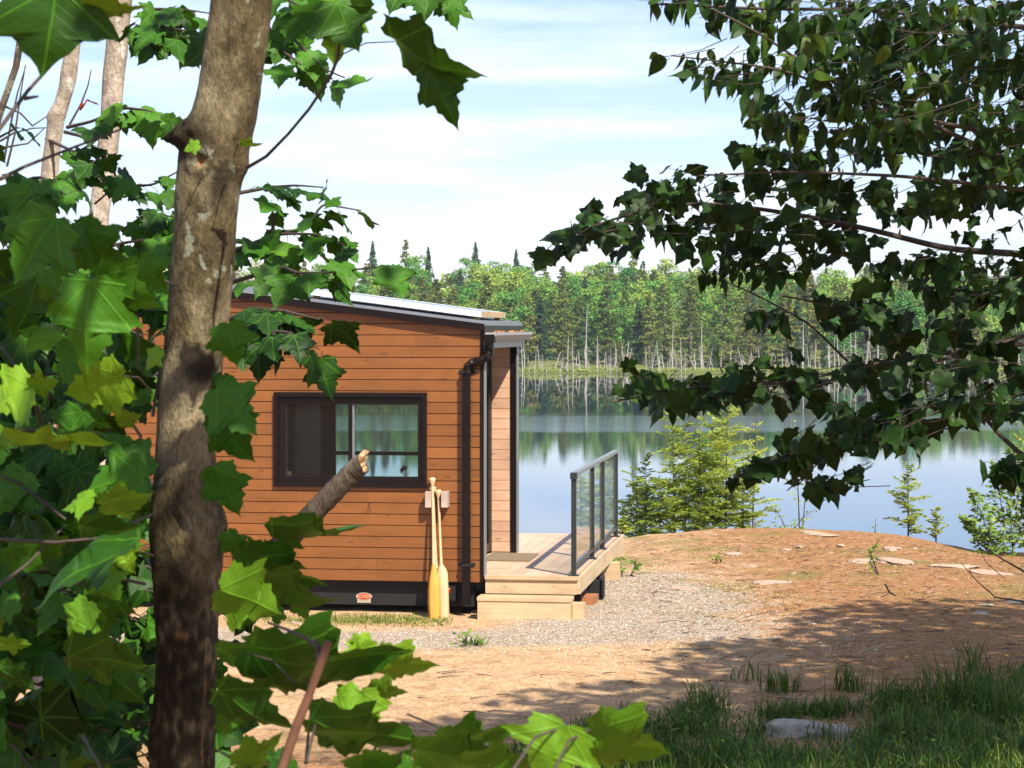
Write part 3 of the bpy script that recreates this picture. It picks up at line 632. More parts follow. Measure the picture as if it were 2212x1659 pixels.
me.materials.append(simple('pale_lettering', (0.55, 0.45, 0.33), .6)); lo = bpy.data.objects.new('lettering', me); COL.objects.link(lo); lo.parent = pl; lo.location = (sx, .0905, sz + .012); lo.rotation_euler = (R(90), 0, 0)
m = MB(); mx_, mz_ = P2(969.4, 1274, .028); m.tube([(mx_, .03, mz_), (mx_, .018, mz_), (mx_, .012, mz_)], [.02, .02, .012], 14); m.box(mx_ - .026, mx_ + .026, .028, .034, mz_ - .03, mz_ - .022); m.build('marker_lamp', simple('red_plastic', (0.45, 0.03, 0.01), .3), house)

# solar panel on the roof
sp0 = thing('solar_panel', 'white edged solar panel lying raised on the sloping cabin roof', 'solar panel', HL(-1.1, 1.2, ZR(-1.1)), RZ0)
def inl(o, root_loc):                       # shift a mesh given in cabin coordinates to the thing's own base
    cs, sn = math.cos(-RZ0), math.sin(-RZ0); dx, dy = root_loc[0] - H0[0], root_loc[1] - H0[1]
    o.location = (-(dx * cs - dy * sn), -(dx * sn + dy * cs), -root_loc[2]); return o
ZP = lambda x: 6.148 - .131 * x
m = MB(); m.prism([(-2.17, ZP(-2.17) - .06), (-.08, ZP(-.08) - .06), (-.08, ZP(-.08)), (-2.17, ZP(-2.17))], .30, .335)
m.prism([(-2.17, ZP(-2.17) - .06), (-.08, ZP(-.08) - .06), (-.08, ZP(-.08)), (-2.17, ZP(-2.17))], 2.065, 2.10)
m.prism([(-2.17, ZP(-2.17) - .06), (-2.14, ZP(-2.14) - .06), (-2.14, ZP(-2.14)), (-2.17, ZP(-2.17))], .335, 2.065)
inl(m.build('frame', M_white, sp0), sp0.location)
m = MB(); m.prism([(-2.14, ZP(-2.14) - .045), (-.10, ZP(-.10) - .045), (-.10, ZP(-.10) - .004), (-2.14, ZP(-2.14) - .004)], .335, 2.065); inl(m.build('cells', M_cell, sp0), sp0.location)
m = MB(); m.prism([(-.10, ZP(-.1) - .06), (-.08, ZP(-.08) - .06), (-.08, ZP(-.08)), (-.10, ZP(-.1))], .335, 2.065); inl(m.build('end_board', M_lum, sp0), sp0.location)
for yy_ in (.42, 1.9):
    for xx in (-.14, -1.9): m = MB(); m.box(xx - .03, xx + .03, yy_ - .03, yy_ + .03, ZR(xx) - .008, ZP(xx) - .062); inl(m.build('foot', M_lum, sp0), sp0.location)

# ------------------------------------------------------------ deck, railing, mat
DZ = 3.373; deck = thing('deck', 'low timber deck with two steps at the end of the cabin', 'deck', HL(.5, 0, 2.97), RZ0)
def D(mb, name, mat, par=deck): o = mb.build(name, mat, par); return inl(o, deck.location) if par is deck else o
m = MB(); x = -3.0; DW = .985
while x < DW - .05:
    x2 = min(x + .138, DW); tn = rr.random()
    if x2 < .0 - .30: m.box(x, x2, 2.62, 4.95, DZ - .03, DZ, tn)
    else: m.box(x, x2, .15 if x < .02 else .12, 4.95, DZ - .03, DZ, tn)
    x += .142
D(m, 'deck_boards', M_deck)
D(MB().box(.014, DW + .02, -.025, .118, DZ - .037, DZ + .001, .4), 'front_board', M_lum)
D(MB().box(.018, DW, -.0, .038, DZ - .187, DZ - .039, .75), 'front_skirt', M_lum)
D(MB().box(DW + .001, DW + .039, .0, 4.95, DZ - .18, DZ - .002, .6), 'side_skirt', M_lumy)
D(MB().box(.018, DW, 4.951, 4.99, DZ - .18, DZ - .002, .6), 'rear_skirt', M_lum)
st = D(MB().box(-.02, DW - .02, -.335, -.195, DZ - .228, DZ - .19, .6).box(-.02, DW - .02, -.19, -.05, DZ - .229, DZ - .191, .3), 'step_tread', M_lum)
D(MB().box(-.015, DW - .025, -.325, -.287, 2.93, DZ - .230, .85).box(-.015, .02, -.285, -.04, 2.93, DZ - .232, .5).box(DW - .06, DW - .026, -.285, -.04, 2.93, DZ - .232, .5), 'step_riser', M_lum)
D(MB().box(DW - .02, DW + .10, -.22, -.06, 2.93, 3.12, .7), 'step_block', M_lum)
m = MB(); m.box(.3, DW - .06, .9, .98, 2.95, DZ - .03); m.box(.3, DW - .06, 2.9, 2.98, 2.9, DZ - .03); m.box(.1, .18, .1, 4.9, 3.19, DZ - .031); m.box(.6, .68, .1, 4.9, 3.19, DZ - .031); D(m, 'joists', M_black)
D(MB().box(.95, 1.12, 1.35, 1.42, 2.90, 3.19).box(1.085, 1.12, 1.35, 1.60, 2.90, 3.22), 'steel_leg', M_black)
D(MB().box(.86, 1.08, .95, 1.30, 2.92, 3.05), 'footing_block', simple('rusty_timber', (0.30, 0.12, 0.05), .8, 0, .4, 10))
D(MB().box(.93, 1.12, 3.2, 3.4, 2.85, 3.19), 'rear_block', M_lum)
rail = thing('deck_railing', 'black metal deck railing with clear glass panels along the outer edge', 'railing', HL(.96, 0, DZ), RZ0)
PY = [.10, 1.88, 3.0, 4.62]; PXL = .945
for yy_ in PY:
    p = MB().box(PXL - .026, PXL + .026, yy_ - .026, yy_ + .026, DZ + .012, DZ + 1.045).box(PXL - .055, PXL + .055, yy_ - .055, yy_ + .055, DZ + .001, DZ + .012)
    inl(p.build('post', M_post, rail), rail.location)
tr_ = MB(); tr_.box(PXL - .032, PXL + .032, .06, 4.66, DZ + 1.046, DZ + 1.083); inl(tr_.build('top_rail', M_grey, rail), rail.location)
for a, b in zip(PY[:-1], PY[1:]):
    inl(MB().box(PXL - .02, PXL + .02, a + .027, b - .027, DZ + .09, DZ + .125).build('bottom_rail', M_post, rail), rail.location)
    inl(MB().box(PXL - .003, PXL + .003, a + .03, b - .03, DZ + .126, DZ + 1.044).build('glass_panel', M_rglass, rail), rail.location)
cp = MB().box(PXL - .035, PXL + .035, .055, .145, DZ + 1.02, DZ + 1.088); inl(cp.build('cap', M_post, rail), rail.location)
k = NT('coir'); br = k.n('TexBrick', {'Scale': 9.0, 'Color1': (0.16, .11, .06, 1), 'Color2': (.22, .15, .08, 1), 'Mortar': (.07, .05, .03, 1)}); k.L(k.obj(), br.inputs[0])
k.P(Base_Color=k.mix(k.noise(90, 3, .6, k.obj()), (0.12, .085, .05), (.27, .20, .12)), Roughness=.95); k.bump(k.noise(160, 2, .5, k.obj()), .8, .01)
mat_ = MB().box(-.27, .27, .0, .0 + .80, 0, .014).build('door_mat', k.m); mat_.location = HL(.02, 1.45, DZ + .002); mat_.rotation_euler = (0, 0, RZ0); tag(mat_, 'brown coir door mat on the deck boards in front of the cabin door', 'door mat')

# ------------------------------------------------------------ paddles and their rack, hook
bl = MB(); 
for a, b in ((919, 931.5), (953.7, 967.6)):
    x0_, z1_ = P2(a, 1062, -.1); x1_, z0_ = P2(b, 1096, -.1); bl.box(x0_, x1_, -.12, -.002, z0_, z1_, .4)
rk = bl.build('paddle_rack', wood('grey_wood', (0.36, 0.27, 0.22), (0.56, 0.46, 0.40), (20, 20, 3), .8, False)); rk.location = (H0[0], H0[1], 0); rk.rotation_euler = (0, 0, RZ0); tag(rk, 'two weathered wooden blocks on the cabin wall holding the paddles upright', 'paddle rack')
def paddle(bx_, tx, ztop, yb, label, blade, col, zb_=2.94, yt=-.05, twist=0.0):
    t = thing('paddle', label, 'paddle', HL(bx_, yb, zb_), RZ0, None); ln = math.sqrt((ztop - zb_) ** 2 + (yt - yb) ** 2)
    m = MB(); prof = [(0, .045), (.02, .062), (.15, .070), (.3, .068), (.42, .055), (.52, .032), (.58, .017)] if blade == 'round' else [(0, .055), (.01, .066), (.3, .068), (.46, .066), (.50, .058), (.56, .02), (.58, .017)]
    L_ = []; 
    for zz, ww in prof:
        th = .006 + .012 * max(0, (zz - .2) / .4)
        L_.append([(-ww, 0, zz), (-ww * .5, -th * .8, zz), (0, -th - .002, zz), (ww * .5, -th * .8, zz), (ww, 0, zz), (ww * .5, th * .8, zz), (0, th + .002, zz), (-ww * .5, th * .8, zz)])
    V_ = np.array(L_).reshape(-1, 3); n8 = len(prof); f = [(i * 8 + j, i * 8 + (j + 1) % 8, i * 8 + 8 + (j + 1) % 8, i * 8 + 8 + j) for i in range(n8 - 1) for j in range(8)]
    m.add(V_, f); m.add(V_[:8], [(0, 7, 6, 5), (0, 5, 4, 3), (0, 3, 2, 1)]); b_ = m.build('blade', col, t, True)
    s_ = MB(); s_.tube([(0, 0, .56), (0, 0, .8), (0, 0, ln - .09)], [.017, .0135, .0135], 12); so_ = s_.build('shaft', M_ash, t, True)
    g_ = MB(); zz = [ln - .09, ln - .06, ln - .02, ln, ln + .012]; rr_ = [.0135, .019, .034, .038, .02]
    g_.tube([(0, 0, q) for q in zz], rr_, 14); go = g_.build('grip', M_ash, t, True); 
    for o_ in (b_, so_, go): o_.data.update()
    dx = tx - bx_; t.rotation_euler = (-math.atan2(yt - yb, ztop - zb_), math.atan2(dx, ztop - zb_), RZ0); 
    if twist: b_.rotation_euler = (0, 0, twist)
    return t
M_ash = wood('pale_ash', (0.52, 0.36, 0.19), (0.70, 0.52, 0.32), (40, 40, 2.0), .4, False, .1)
M_yel = wood('varnished_blade', (0.62, 0.26, 0.035), (0.74, 0.38, 0.08), (40, 40, 2.0), .3, False, .1)
paddle(P2(938, 1341, -.26)[0], P2(934, 1034, -.05)[0], P2(934, 1034, -.05)[1], -.25, 'tallest wooden paddle of the rack, amber varnished rounded blade in front', 'round', M_yel, 2.935)
paddle(P2(957, 1341, -.22)[0], P2(946, 1060, -.07)[0], P2(946, 1060, -.07)[1], -.20, 'pale wooden paddle with square shouldered blade, nearest the downspout', 'square', M_ash, 2.94)
paddle(P2(945, 1341, -.2)[0], P2(935, 1053, -.03)[0], P2(935, 1053, -.03)[1], -.155, 'wooden paddle half hidden behind the amber bladed one', 'round', M_ash, 2.94, -.03)
hx, hz = P2(799, 1092, 0); m = MB(); m.tube([(hx, 0, hz + .03), (hx, -.03, hz + .01), (hx, -.045, hz - .02), (hx - .02, -.04, hz - .035)], .004, 5); m.tube([(hx - .01, -.005, hz + .02), (hx + .015, -.01, hz + .035)], .003, 4); m.tube([(hx, -.002, hz - .03), (hx + .012, -.02, hz - .05)], .003, 4)
hk = m.build('wall_hook', M_black); hk.location = (H0[0], H0[1], 0); hk.rotation_euler = (0, 0, RZ0); tag(hk, 'tiny black iron hook on the boards below the window', 'hook')
# ------------------------------------------------------------ leaves
def template(out, mids, ring=True):
    """half outline (x, y) -> symmetric leaf with a midrib, an inner ring and an outer edge"""
    n = len(out); out = np.array(out); my = np.linspace(0, 1, n) ** 1.0 * mids; P = []; F3 = []; F4 = []
    for s_ in (1, -1):
        b = len(P)
        for i in range(n):
            mp_ = np.array((0, my[i])); o = out[i] * (s_, 1)
            P.append(mp_)
            if ring: P.append(mp_ * .5 + o * .5)
            P.append(o)
        st = 3 if ring else 2
        for i in range(n - 1):
            for q in range(st - 1):
                a, c = b + i * st + q, b + (i + 1) * st + q
                F4.append((a, a + 1, c + 1, c) if s_ > 0 else (a, c, c + 1, a + 1))
    return np.array(P), np.array(F4)
MAPLE = [(0, 0), (.08, -.08), (.20, -.09), (.29, -.03), (.45, -.01), (.41, .06), (.46, .13), (.41, .20), (.48, .28), (.57, .31), (.70, .47), (.56, .48), (.53, .56), (.44, .55), (.35, .52), (.31, .60), (.34, .69), (.24, .74), (.20, .84), (.08, .94), (0, 1.08)]
MAPLE_S = [(0, 0), (.22, -.08), (.44, 0), (.43, .19), (.64, .44), (.50, .54), (.36, .51), (.33, .68), (.18, .84), (0, 1.06)]
STRIPED = [(0, 0), (.12, -.09), (.26, -.07), (.33, .02), (.40, .12), (.47, .26), (.58, .42), (.66, .60), (.52, .60), (.45, .64), (.34, .62), (.27, .70), (.22, .80), (.13, .88), (.06, .98), (0, 1.12)]
OVATE = [(0, 0), (.18, .03), (.30, .18), (.33, .36), (.28, .56), (.17, .78), (.06, .94), (0, 1.08)]
def refine(o):
    r = [o[0]]
    for a, b in zip(o[:-1], o[1:]):
        mx_, my_ = (a[0] + b[0]) / 2, (a[1] + b[1]) / 2; dx, dy = b[0] - a[0], b[1] - a[1]; l = math.hypot(dx, dy); q = -.07 if len(r) % 4 else .05
        if l > .09: r.append((max(0, mx_ + dy * q), my_ - dx * q))
        r.append(b)
    return r
T_M = template(refine(MAPLE), 1.0); T_MS = template(MAPLE_S, 1.0, False); T_ST = template(STRIPED, 1.0); T_O = template(OVATE, 1.0, False)
def leaves(mb, T, base, axis, normal, size, tint, droop=.25, fold=.15, wid=1.0, curl=.10, rg=rng):
    base = np.atleast_2d(base).astype(float); N = len(base); P, F = T
    A = nrm(np.atleast_2d(axis)); n0 = np.atleast_2d(normal); n0 = n0 - (n0 * A).sum(1, keepdims=True) * A; Nn = nrm(n0); Xa = np.cross(A, Nn)
    size = np.broadcast_to(size, N)[:, None]; wid = np.broadcast_to(wid, N)[:, None]; droop = np.broadcast_to(droop, N)[:, None]; fold = np.broadcast_to(fold, N)[:, None]; curl = np.broadcast_to(curl, N)[:, None]
    x, y = P[:, 0][None], P[:, 1][None]; ph = rg.uniform(0, 6.28, (N, 1)); asy = 1 + rg.normal(0, .08, (N, 1)) * np.sign(x) + rg.normal(0, .05, (N, 1)) * y
    bend = rg.normal(0, .08, (N, 1)); xx = (x * wid * asy + bend * y * y); 
    z = -droop * y * y + .55 * fold * np.abs(x) - curl * (np.abs(x) ** 2) * 2 + .035 * np.sin(ph + 7 * y + 5 * x) + .03 * np.sin(ph * 2 + 11 * x)
    v = base[:, None] + size[..., None] * (xx[..., None] * Xa[:, None] + y[..., None] * A[:, None] + z[..., None] * Nn[:, None])
    off = (np.arange(N) * len(P))[:, None, None]
    f = (F[None] + off).reshape(-1, F.shape[1]); tt = np.repeat(np.broadcast_to(tint, N), len(P)); uv = np.tile(np.stack([P[:, 0], P[:, 1]], 1), (N, 1))
    mb.add(v.reshape(-1, 3), f, tt, uv); return mb
VIEW = np.array((0, -1.0, 0.0))
def hero(mb, b, t, d, roll=0, tint=.5, wid=1.0, d2=None, T=None, droop=.15, fold=.12, curl=.12, petiole=None, pm=None):
    """one leaf from picture pixel b (stalk end) to t (tip) at distance d; roll turns its face from the viewer"""
    B = W(b[0], b[1], d); E = W(t[0], t[1], d2 if d2 else d); A = E - B; L_ = np.linalg.norm(A) / 1.06; a = A / np.linalg.norm(A)
    v = nrm(np.array((0, 0, CAMZ)) - B); n = nrm(v - (v @ a) * a); s_ = np.cross(a, n); r = R(roll); N_ = n * math.cos(r) + s_ * math.sin(r)
    leaves(mb, T or T_M, B, a, N_, L_, tint, droop, fold, wid, curl)
    if petiole is not None:
        Q = W(*petiole); mdl = (Q + B) / 2 + np.array((0, 0, .012)); (pm or mb).tube([Q, mdl, B], [.0016, .0013, .0011], 5, cap=False)
def spray(lm, bm, pts, n, size, T, d=None, hang=.5, spread=1.0, tint=(.35, .15), rad=(.008, .0025), face=.0, pet=.05, rg=rng, up=.8, start=.15):
    """a branch through picture points (x, y, distance) with n leaves along it"""
    P_ = np.array([W(*p) for p in pts]); seg = np.r_[0, np.cumsum(np.linalg.norm(np.diff(P_, axis=0), axis=1))]
    tt = np.linspace(0, seg[-1], max(8, len(pts) * 4)); C_ = np.stack([np.interp(tt, seg, P_[:, i]) for i in range(3)], 1)
    C_[1:-1] = (C_[:-2] + C_[1:-1] * 2 + C_[2:]) / 4
    bm.tube(C_, np.linspace(rad[0], rad[1], len(C_)), 6, cap=False)
    T_ = nrm(np.gradient(C_, axis=0)); B = []; A = []; Nn = []
    for i in range(n):
        u = start + (1 - start) * (i + rg.uniform(0, 1)) / n if i < n - 1 else 1.0; j = min(int(u * (len(C_) - 1)), len(C_) - 1); c = C_[j] + T_[j] * rg.uniform(-.02, .02); side = 1 if i % 2 else -1
        h = np.array((-T_[j][1], T_[j][0], 0)); h = h / (np.linalg.norm(h) + 1e-6)
        o = nrm(T_[j] * rg.uniform(.2, .9) + h * side * rg.uniform(.3, 1.0) * spread + rg.normal(0, .25, 3)); l = pet * rg.uniform(.4, 1.4)
        b = c + o * l + np.array((0, 0, -.3 * l)); bm.tube([c, (c + b) / 2 + (0, 0, .15 * l), b], .0011, 4, cap=False)
        a = nrm(np.array((o[0], o[1], 0)) * rg.uniform(.5, 1) + np.array((0, 0, -hang * rg.uniform(.4, 1.6)))); B.append(b); A.append(a)
        Nn.append(np.array((0, 0, up)) + VIEW * face + rg.normal(0, .35, 3))
    N = len(B); leaves(lm, T, B, A, Nn, rg.uniform(.7, 1.15, N) * size, np.clip(rg.normal(tint[0], tint[1], N), 0, 1), rg.uniform(.1, .45, N), rg.uniform(.05, .3, N), rg.uniform(.8, 1.05, N), rg=rg)

# ------------------------------------------------------------ the foreground maple: trunk
fm = thing('maple_tree', 'nearest maple with mottled brown trunk crossing the left of the view', 'tree', (float(W(400, 0, 5.1)[0]), 5.1, float(gz(-.75, 5.1))))
edges = [(-900, 520, 620), (-500, 492, 606), (-60, 461, 595), (0, 456, 588), (100, 441, 577), (200, 425, 562), (250, 414, 553), (300, 400, 543), (340, 392, 534), (380, 388, 523), (430, 380, 517), (500, 376, 510), (600, 366, 503), (700, 360, 492), (800, 348, 480), (900, 340, 470), (1000, 335, 465), (1060, 330, 468), (1110, 325, 474), (1150, 322, 478), (1200, 325, 480), (1260, 332, 476), (1330, 335, 472), (1400, 337, 470), (1500, 335, 467), (1600, 330, 463), (1700, 328, 463), (2000, 315, 470), (2330, 290, 490)]
E_ = np.array(edges, float); yq = np.concatenate([np.arange(-900, -60, 40), np.arange(-60, 1700, 7), np.arange(1700, 2340, 30)]); xl = np.interp(yq, E_[:, 0], E_[:, 1]); xr = np.interp(yq, E_[:, 0], E_[:, 2])
ker = np.ones(5) / 5; xl[5:-5] = np.convolve(xl, ker, 'same')[5:-5]; xr[5:-5] = np.convolve(xr, ker, 'same')[5:-5]
DT = 5.1; ns = 84; V_ = []; TT = []
def G(a, s_): return math.exp(-(a / s_) ** 2)
for y, a, b in zip(yq, xl, xr):
    c = W((a + b) / 2, y, DT); r = (b - a) / 2 / FP * DT
    for j in range(ns):
        th = 2 * math.pi * j / ns; dx, dy = math.cos(th), math.sin(th)      # th=0 right, -pi/2 towards the viewer
        q = Vector((dx * 1.3, dy * 1.3, y * .006)); rr_ = r * (1 + .035 * noise.noise(q * 1.6) + .022 * noise.noise(q * 6)) + .0009 * noise.noise(Vector((dx * 20, dy * 20, y * .05)))
        da = lambda t0: math.atan2(math.sin(th - t0), math.cos(th - t0)); px_ = DT / FP; tv = .5 + 0.0
        rough = noise.noise(Vector((dx * 5, dy * 5, y * .035)))
        bl_ = G(y - 292, 34) * G(da(-2.75), .75) * 30 * (1 + 1.1 * rough + .5 * noise.noise(Vector((dx * 12, dy * 12, y * .09)))) + G(y - 380, 60) * G(da(-2.9), .6) * 7 + G(y - 362, 26) * G(da(-.15), .5) * 11 * (1 + .3 * rough)
        bl_ += G(y - 1135, 46) * G(da(-.1), .55) * 15 * (1 + .4 * rough) + G(y - 1010, 30) * G(da(-1.8), .4) * 4 + G(y - 1600, 60) * G(da(-2.8), .6) * 10
        hole = G(y - 355, 10) * G(da(-1.85), .16); bl_ -= 9 * hole; ring = G(math.hypot((y - 355) / 1.0, da(-1.85) * 60) - 22, 7); bl_ += 6 * ring
        cr_ = G(da(-.72 - .0 * y), .045) * (1 if 1370 < y < 1680 else 0); bl_ -= 6 * cr_; bl_ += 4 * G(da(-.60), .05) * (1 if 1370 < y < 1700 else 0)
        tv += .5 * min(1, hole + cr_ * 1.1 + .9 * G(y - 1365, 9) * G(da(-1.6), .2)); dk = G(y - 300, 45) * G(da(-2.7), .8) + .7 * G(y - 800, 25) * G(da(-1.0), .6) + sst(1150, 1400, y) * .55 * (.6 + rough) + .5 * G(y - 400, 50) * G(da(-1.1), .35)  # dk: dark bark stain, plus burl shadow and lower-trunk shade painted in
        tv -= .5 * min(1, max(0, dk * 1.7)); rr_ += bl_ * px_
        V_.append((c[0] + dx * rr_, c[1] + dy * rr_, c[2])); TT.append(tv)
nr = len(yq); i0 = np.arange(nr - 1)[:, None] * ns; k0 = np.arange(ns)[None]; k1 = (k0 + 1) % ns
F_ = np.stack([i0 + k0, i0 + ns + k0, i0 + ns + k1, i0 + k1], -1).reshape(-1, 4)
def own(o, root): o.location = tuple(-c for c in root.location); o.parent = root; return o
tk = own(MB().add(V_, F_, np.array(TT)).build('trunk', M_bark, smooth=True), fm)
# broken limb
lm_ = MB(); P_ = np.array([W(430, 1330, 5.15), W(520, 1262, 5.12), W(600, 1186, 5.1), W(655, 1130, 5.08), W(712, 1072, 5.06), W(765, 1016, 5.04), W(784, 1001, 5.03)])
tt = np.linspace(0, 1, 60); C_ = np.stack([np.interp(tt, np.linspace(0, 1, 7), P_[:, i]) for i in range(3)], 1); rd = np.interp(tt, [0, .5, 1], [.029, .0245, .0222]) * (1 + .03 * np.sin(tt * 120)) 
T_ = nrm(np.gradient(C_, axis=0)); A1 = nrm(np.cross(T_, (0, 0, 1.))); A2 = np.cross(T_, A1); vv = []; 
for i in range(60):
    for j in range(28):
        th = 2 * math.pi * j / 28; r = rd[i] * (1 + .05 * noise.noise(Vector((math.cos(th) * 2, math.sin(th) * 2, i * .35)))); p = C_[i] + (A1[i] * math.cos(th) + A2[i] * math.sin(th)) * r
        if i == 59: p = p + T_[i] * (.016 * noise.noise(Vector((math.cos(th) * 1.5, math.sin(th) * 1.5, 3))) + .012 * math.sin(th + 2.5))
        vv.append(p)
i0 = np.arange(59)[:, None] * 28; k0 = np.arange(28)[None]; k1 = (k0 + 1) % 28
M_bark3 = barkmat('grey_brown_bark', (0.075, 0.058, 0.042), (0.19, 0.15, 0.11), (0.33, 0.28, 0.22), (0.4, 0.42, 0.34), 1.4)
limb = own(lm_.add(vv, np.stack([i0 + k0, i0 + 28 + k0, i0 + 28 + k1, i0 + k1], -1).reshape(-1, 4)).build('broken_limb', M_bark3, smooth=True), fm)
e = np.array(vv[-28:]); cc = e.mean(0); inner = cc + (e - cc) * .55 + T_[-1] * rng.normal(.004, .007, (28, 1)); ce = MB(); ce.add(np.vstack([e, inner, cc[None] - T_[-1] * .006]), [(j, (j + 1) % 28, 28 + (j + 1) % 28, 28 + j) for j in range(28)]); ce.f.append(np.array([(56, 28 + j, 28 + (j + 1) % 28) for j in range(28)]))
ce.build('broken_end', wood('torn_wood', (0.42, 0.27, 0.13), (0.66, 0.48, 0.30), (60, 60, 60), .8, False), limb)

# its leaves
lf = MB(); tw = MB()
H = lambda *a, **k_: hero(lf, *a, pm=tw, **k_)
# top left
H((120, -30), (108, 158), 3.3, 12, .16, 1.35, T=T_ST); H((186, 12), (322, 36), 3.3, 66, .82, .8); H((200, 20), (214, 88), 3.4, 50, .2, .9)
# right of the trunk, top
H((726, 8), (772, 112), 4.4, -18, .28, 1.15, fold=.35); H((735, 2), (722, 148), 4.5, 25, .72, .75, d2=4.5); H((700, 20), (606, 92), 4.5, 40, .35, .8, fold=.3); H((760, 10), (808, 18), 4.4, 25, .3, 1.6)
H((852, 90), (1040, 200), 4.4, 68, .22, .9, d2=4.3, droop=.1, petiole=(731, 122, 4.45)); H((925, 140), (990, 280), 4.38, 14, .26, .62)
tw.tube([W(534, 362, 4.95), W(575, 338, 4.8), W(622, 290, 4.7), W(668, 235, 4.6), W(700, 187, 4.5), W(716, 160, 4.46), W(730, 124, 4.45), W(738, 30, 4.4)], [.0042, .0036, .003, .003, .0028, .0034, .003, .002], 8)
H((520, 309), (568, 318), 4.9, 55, .95, .6, petiole=(505, 340, 5.0)); H((430, 312), (396, 325), 4.85, 35, .75, .9, petiole=(450, 340, 5.0)); H((470, 80), (392, 142), 5.4, 35, .15, 1.0)
# left mass
H((194, 606), (172, 805), 3.5, 14, .52, .85, fold=.25); H((205, 604), (345, 672), 3.52, 38, .50, .9); H((190, 606), (94, 722), 3.55, 45, .42, .75)
H((267, 812), (139, 868), 3.6, -32, .85, 1.05, fold=.2, petiole=(330, 850, 3.7)); H((64, 834), (-30, 880), 3.6, 35, .84, 1.3, fold=.3, petiole=(98, 940, 3.7)); H((64, 834), (128, 832), 3.6, 50, .8, 1.2)
H((178, 889), (122, 975), 3.7, 30, .30, 1.05, fold=.3); H((180, 889), (240, 930), 3.75, 50, .3, 1.1); H((25, 945), (242, 976), 3.6, 78, .86, .7); H((10, 930), (-30, 975), 3.7, 20, .7, 1.)
H((308, 1031), (182, 1056), 3.8, 18, .50, 1.15, fold=.2); H((312, 1028), (222, 925), 3.85, 30, .35, .9); H((250, 620), (306, 560), 4.0, 40, .55, 1.); H((300, 560), (360, 640), 4.2, 30, .5, .9)
H((120, 470), (20, 610), 3.6, 22, .45, .95, fold=.25); H((165, 490), (262, 610), 3.7, 30, .4, .8); H((190, 480), (200, 590), 3.7, -20, .38, .7); H((110, 585), (145, 690), 3.9, 30, .45, .8); H((85, 590), (30, 740), 4.0, -30, .2, .9)
H((120, 735), (30, 700), 4.0, 50, .7, 1.0); H((255, 910), (310, 900), 3.9, 55, .75, 1.1); H((347, 755), (308, 795), 4.1, 40, .9, .9); H((60, 880), (25, 925), 3.8, 60, .8, 1.2)
H((220, 1090), (335, 1080), 3.6, 55, .72, 1.0); H((200, 1075), (130, 1092), 3.6, 60, .7, 1.3); H((248, 1166), (288, 1242), 3.7, 28, .82, 1.0, fold=.25); H((240, 1166), (180, 1200), 3.7, 45, .7, 1.2); H((216, 1229), (252, 1305), 3.9, 15, .62, 1.05); H((190, 1300), (140, 1380), 3.9, 28, .66, .95); H((200, 1310), (225, 1345), 3.95, 40, .6, 1.3)
H((0, 1390), (68, 1400), 3.7, 55, .72, .9); H((40, 1300), (-30, 1330), 3.9, 40, .4, 1.0); H((20, 1180), (95, 1240), 4.0, 35, .35, 1.0)
H((300, 1160), (60, 1270), 3.5, 62, .15, .6); H((150, 1410), (325, 1460), 3.6, 60, .20, 1.0); H((170, 1135), (310, 1160), 3.7, 60, .2, .9); H((0, 1440), (70, 1500), 3.8, 50, .15, .9)
# between trunk and wall
H((494, 700), (516, 792), 4.5, 25, .52, 1.1); H((466, 842), (568, 926), 4.5, -22, .50, 1.0, fold=.25); H((466, 895), (545, 1002), 4.55, 35, .42, .95, fold=.4); H((470, 930), (500, 975), 4.6, 50, .2, 1.0); H((465, 1010), (512, 1120), 4.5, 30, .50, .9); H((480, 810), (476, 880), 4.8, 40, .2, 1.)
H((585, 1138), (795, 1172), 4.2, 76, .26, .7, droop=.15, fold=.1); H((600, 1145), (660, 1192), 4.2, 55, .28, .8); H((490, 1150), (525, 1215), 4.4, 35, .45, .9); H((520, 1200), (690, 1300), 4.4, 62, .30, .9); H((530, 1240), (720, 1325), 4.3, 66, .42, .8); H((478, 1270), (606, 1332), 4.0, 32, .70, 1.15, fold=.1); H((560, 1200), (655, 1240), 4.5, 50, .3, 1.2); H((500, 1330), (560, 1350), 4.4, 40, .3, 1.1); H((640, 1290), (665, 1345), 4.6, 30, .6, .8); H((600, 1310), (592, 1360), 4.6, 30, .55, .8)
# low in front
H((472, 1402), (600, 1462), 3.6, 64, .35, .8); H((538, 1412), (858, 1512), 3.4, 58, .26, .72, droop=.32, fold=.1, petiole=(640, 1478, 3.3)); H((560, 1440), (720, 1500), 3.45, 55, .24, .9)
H((778, 1372), (795, 1436), 3.5, 10, .97, .75, fold=.5); H((776, 1374), (752, 1428), 3.5, 30, .95, .6, fold=.4); H((812, 1417), (936, 1470), 3.5, 42, .86, .75); H((790, 1420), (740, 1400), 3.5, 40, .8, .8)
H((778, 1494), (805, 1592), 3.4, 16, .78, .9); H((772, 1496), (700, 1535), 3.4, 35, .74, .95); H((800, 1490), (884, 1500), 3.42, 48, .74, .8)
H((676, 1546), (892, 1655), 3.2, 58, .30, .75, droop=.3); H((700, 1560), (760, 1640), 3.25, 45, .28, 1.0); H((512, 1655), (624, 1602), 3.2, 50, .70, .8); H((470, 1490), (630, 1600), 3.4, 50, .20, .75); H((480, 1580), (520, 1520), 3.5, 45, .45, .9); H((630, 1640), (560, 1700), 3.1, 30, .2, 1.)
H((1222, 1568), (1168, 1690), 2.7, -8, .74, 1.35, T=T_M, fold=.06, curl=.04); H((1272, 1576), (1446, 1652), 2.75, 45, .66, .95); H((950, 1600), (1120, 1606), 2.9, 66, .55, .9); H((900, 1620), (1100, 1656), 2.8, 62, .45, 1.0); H((1000, 1650), (1180, 1668), 2.75, 58, .6, .8); H((870, 1680), (930, 1640), 2.9, 20, .4, 1.)
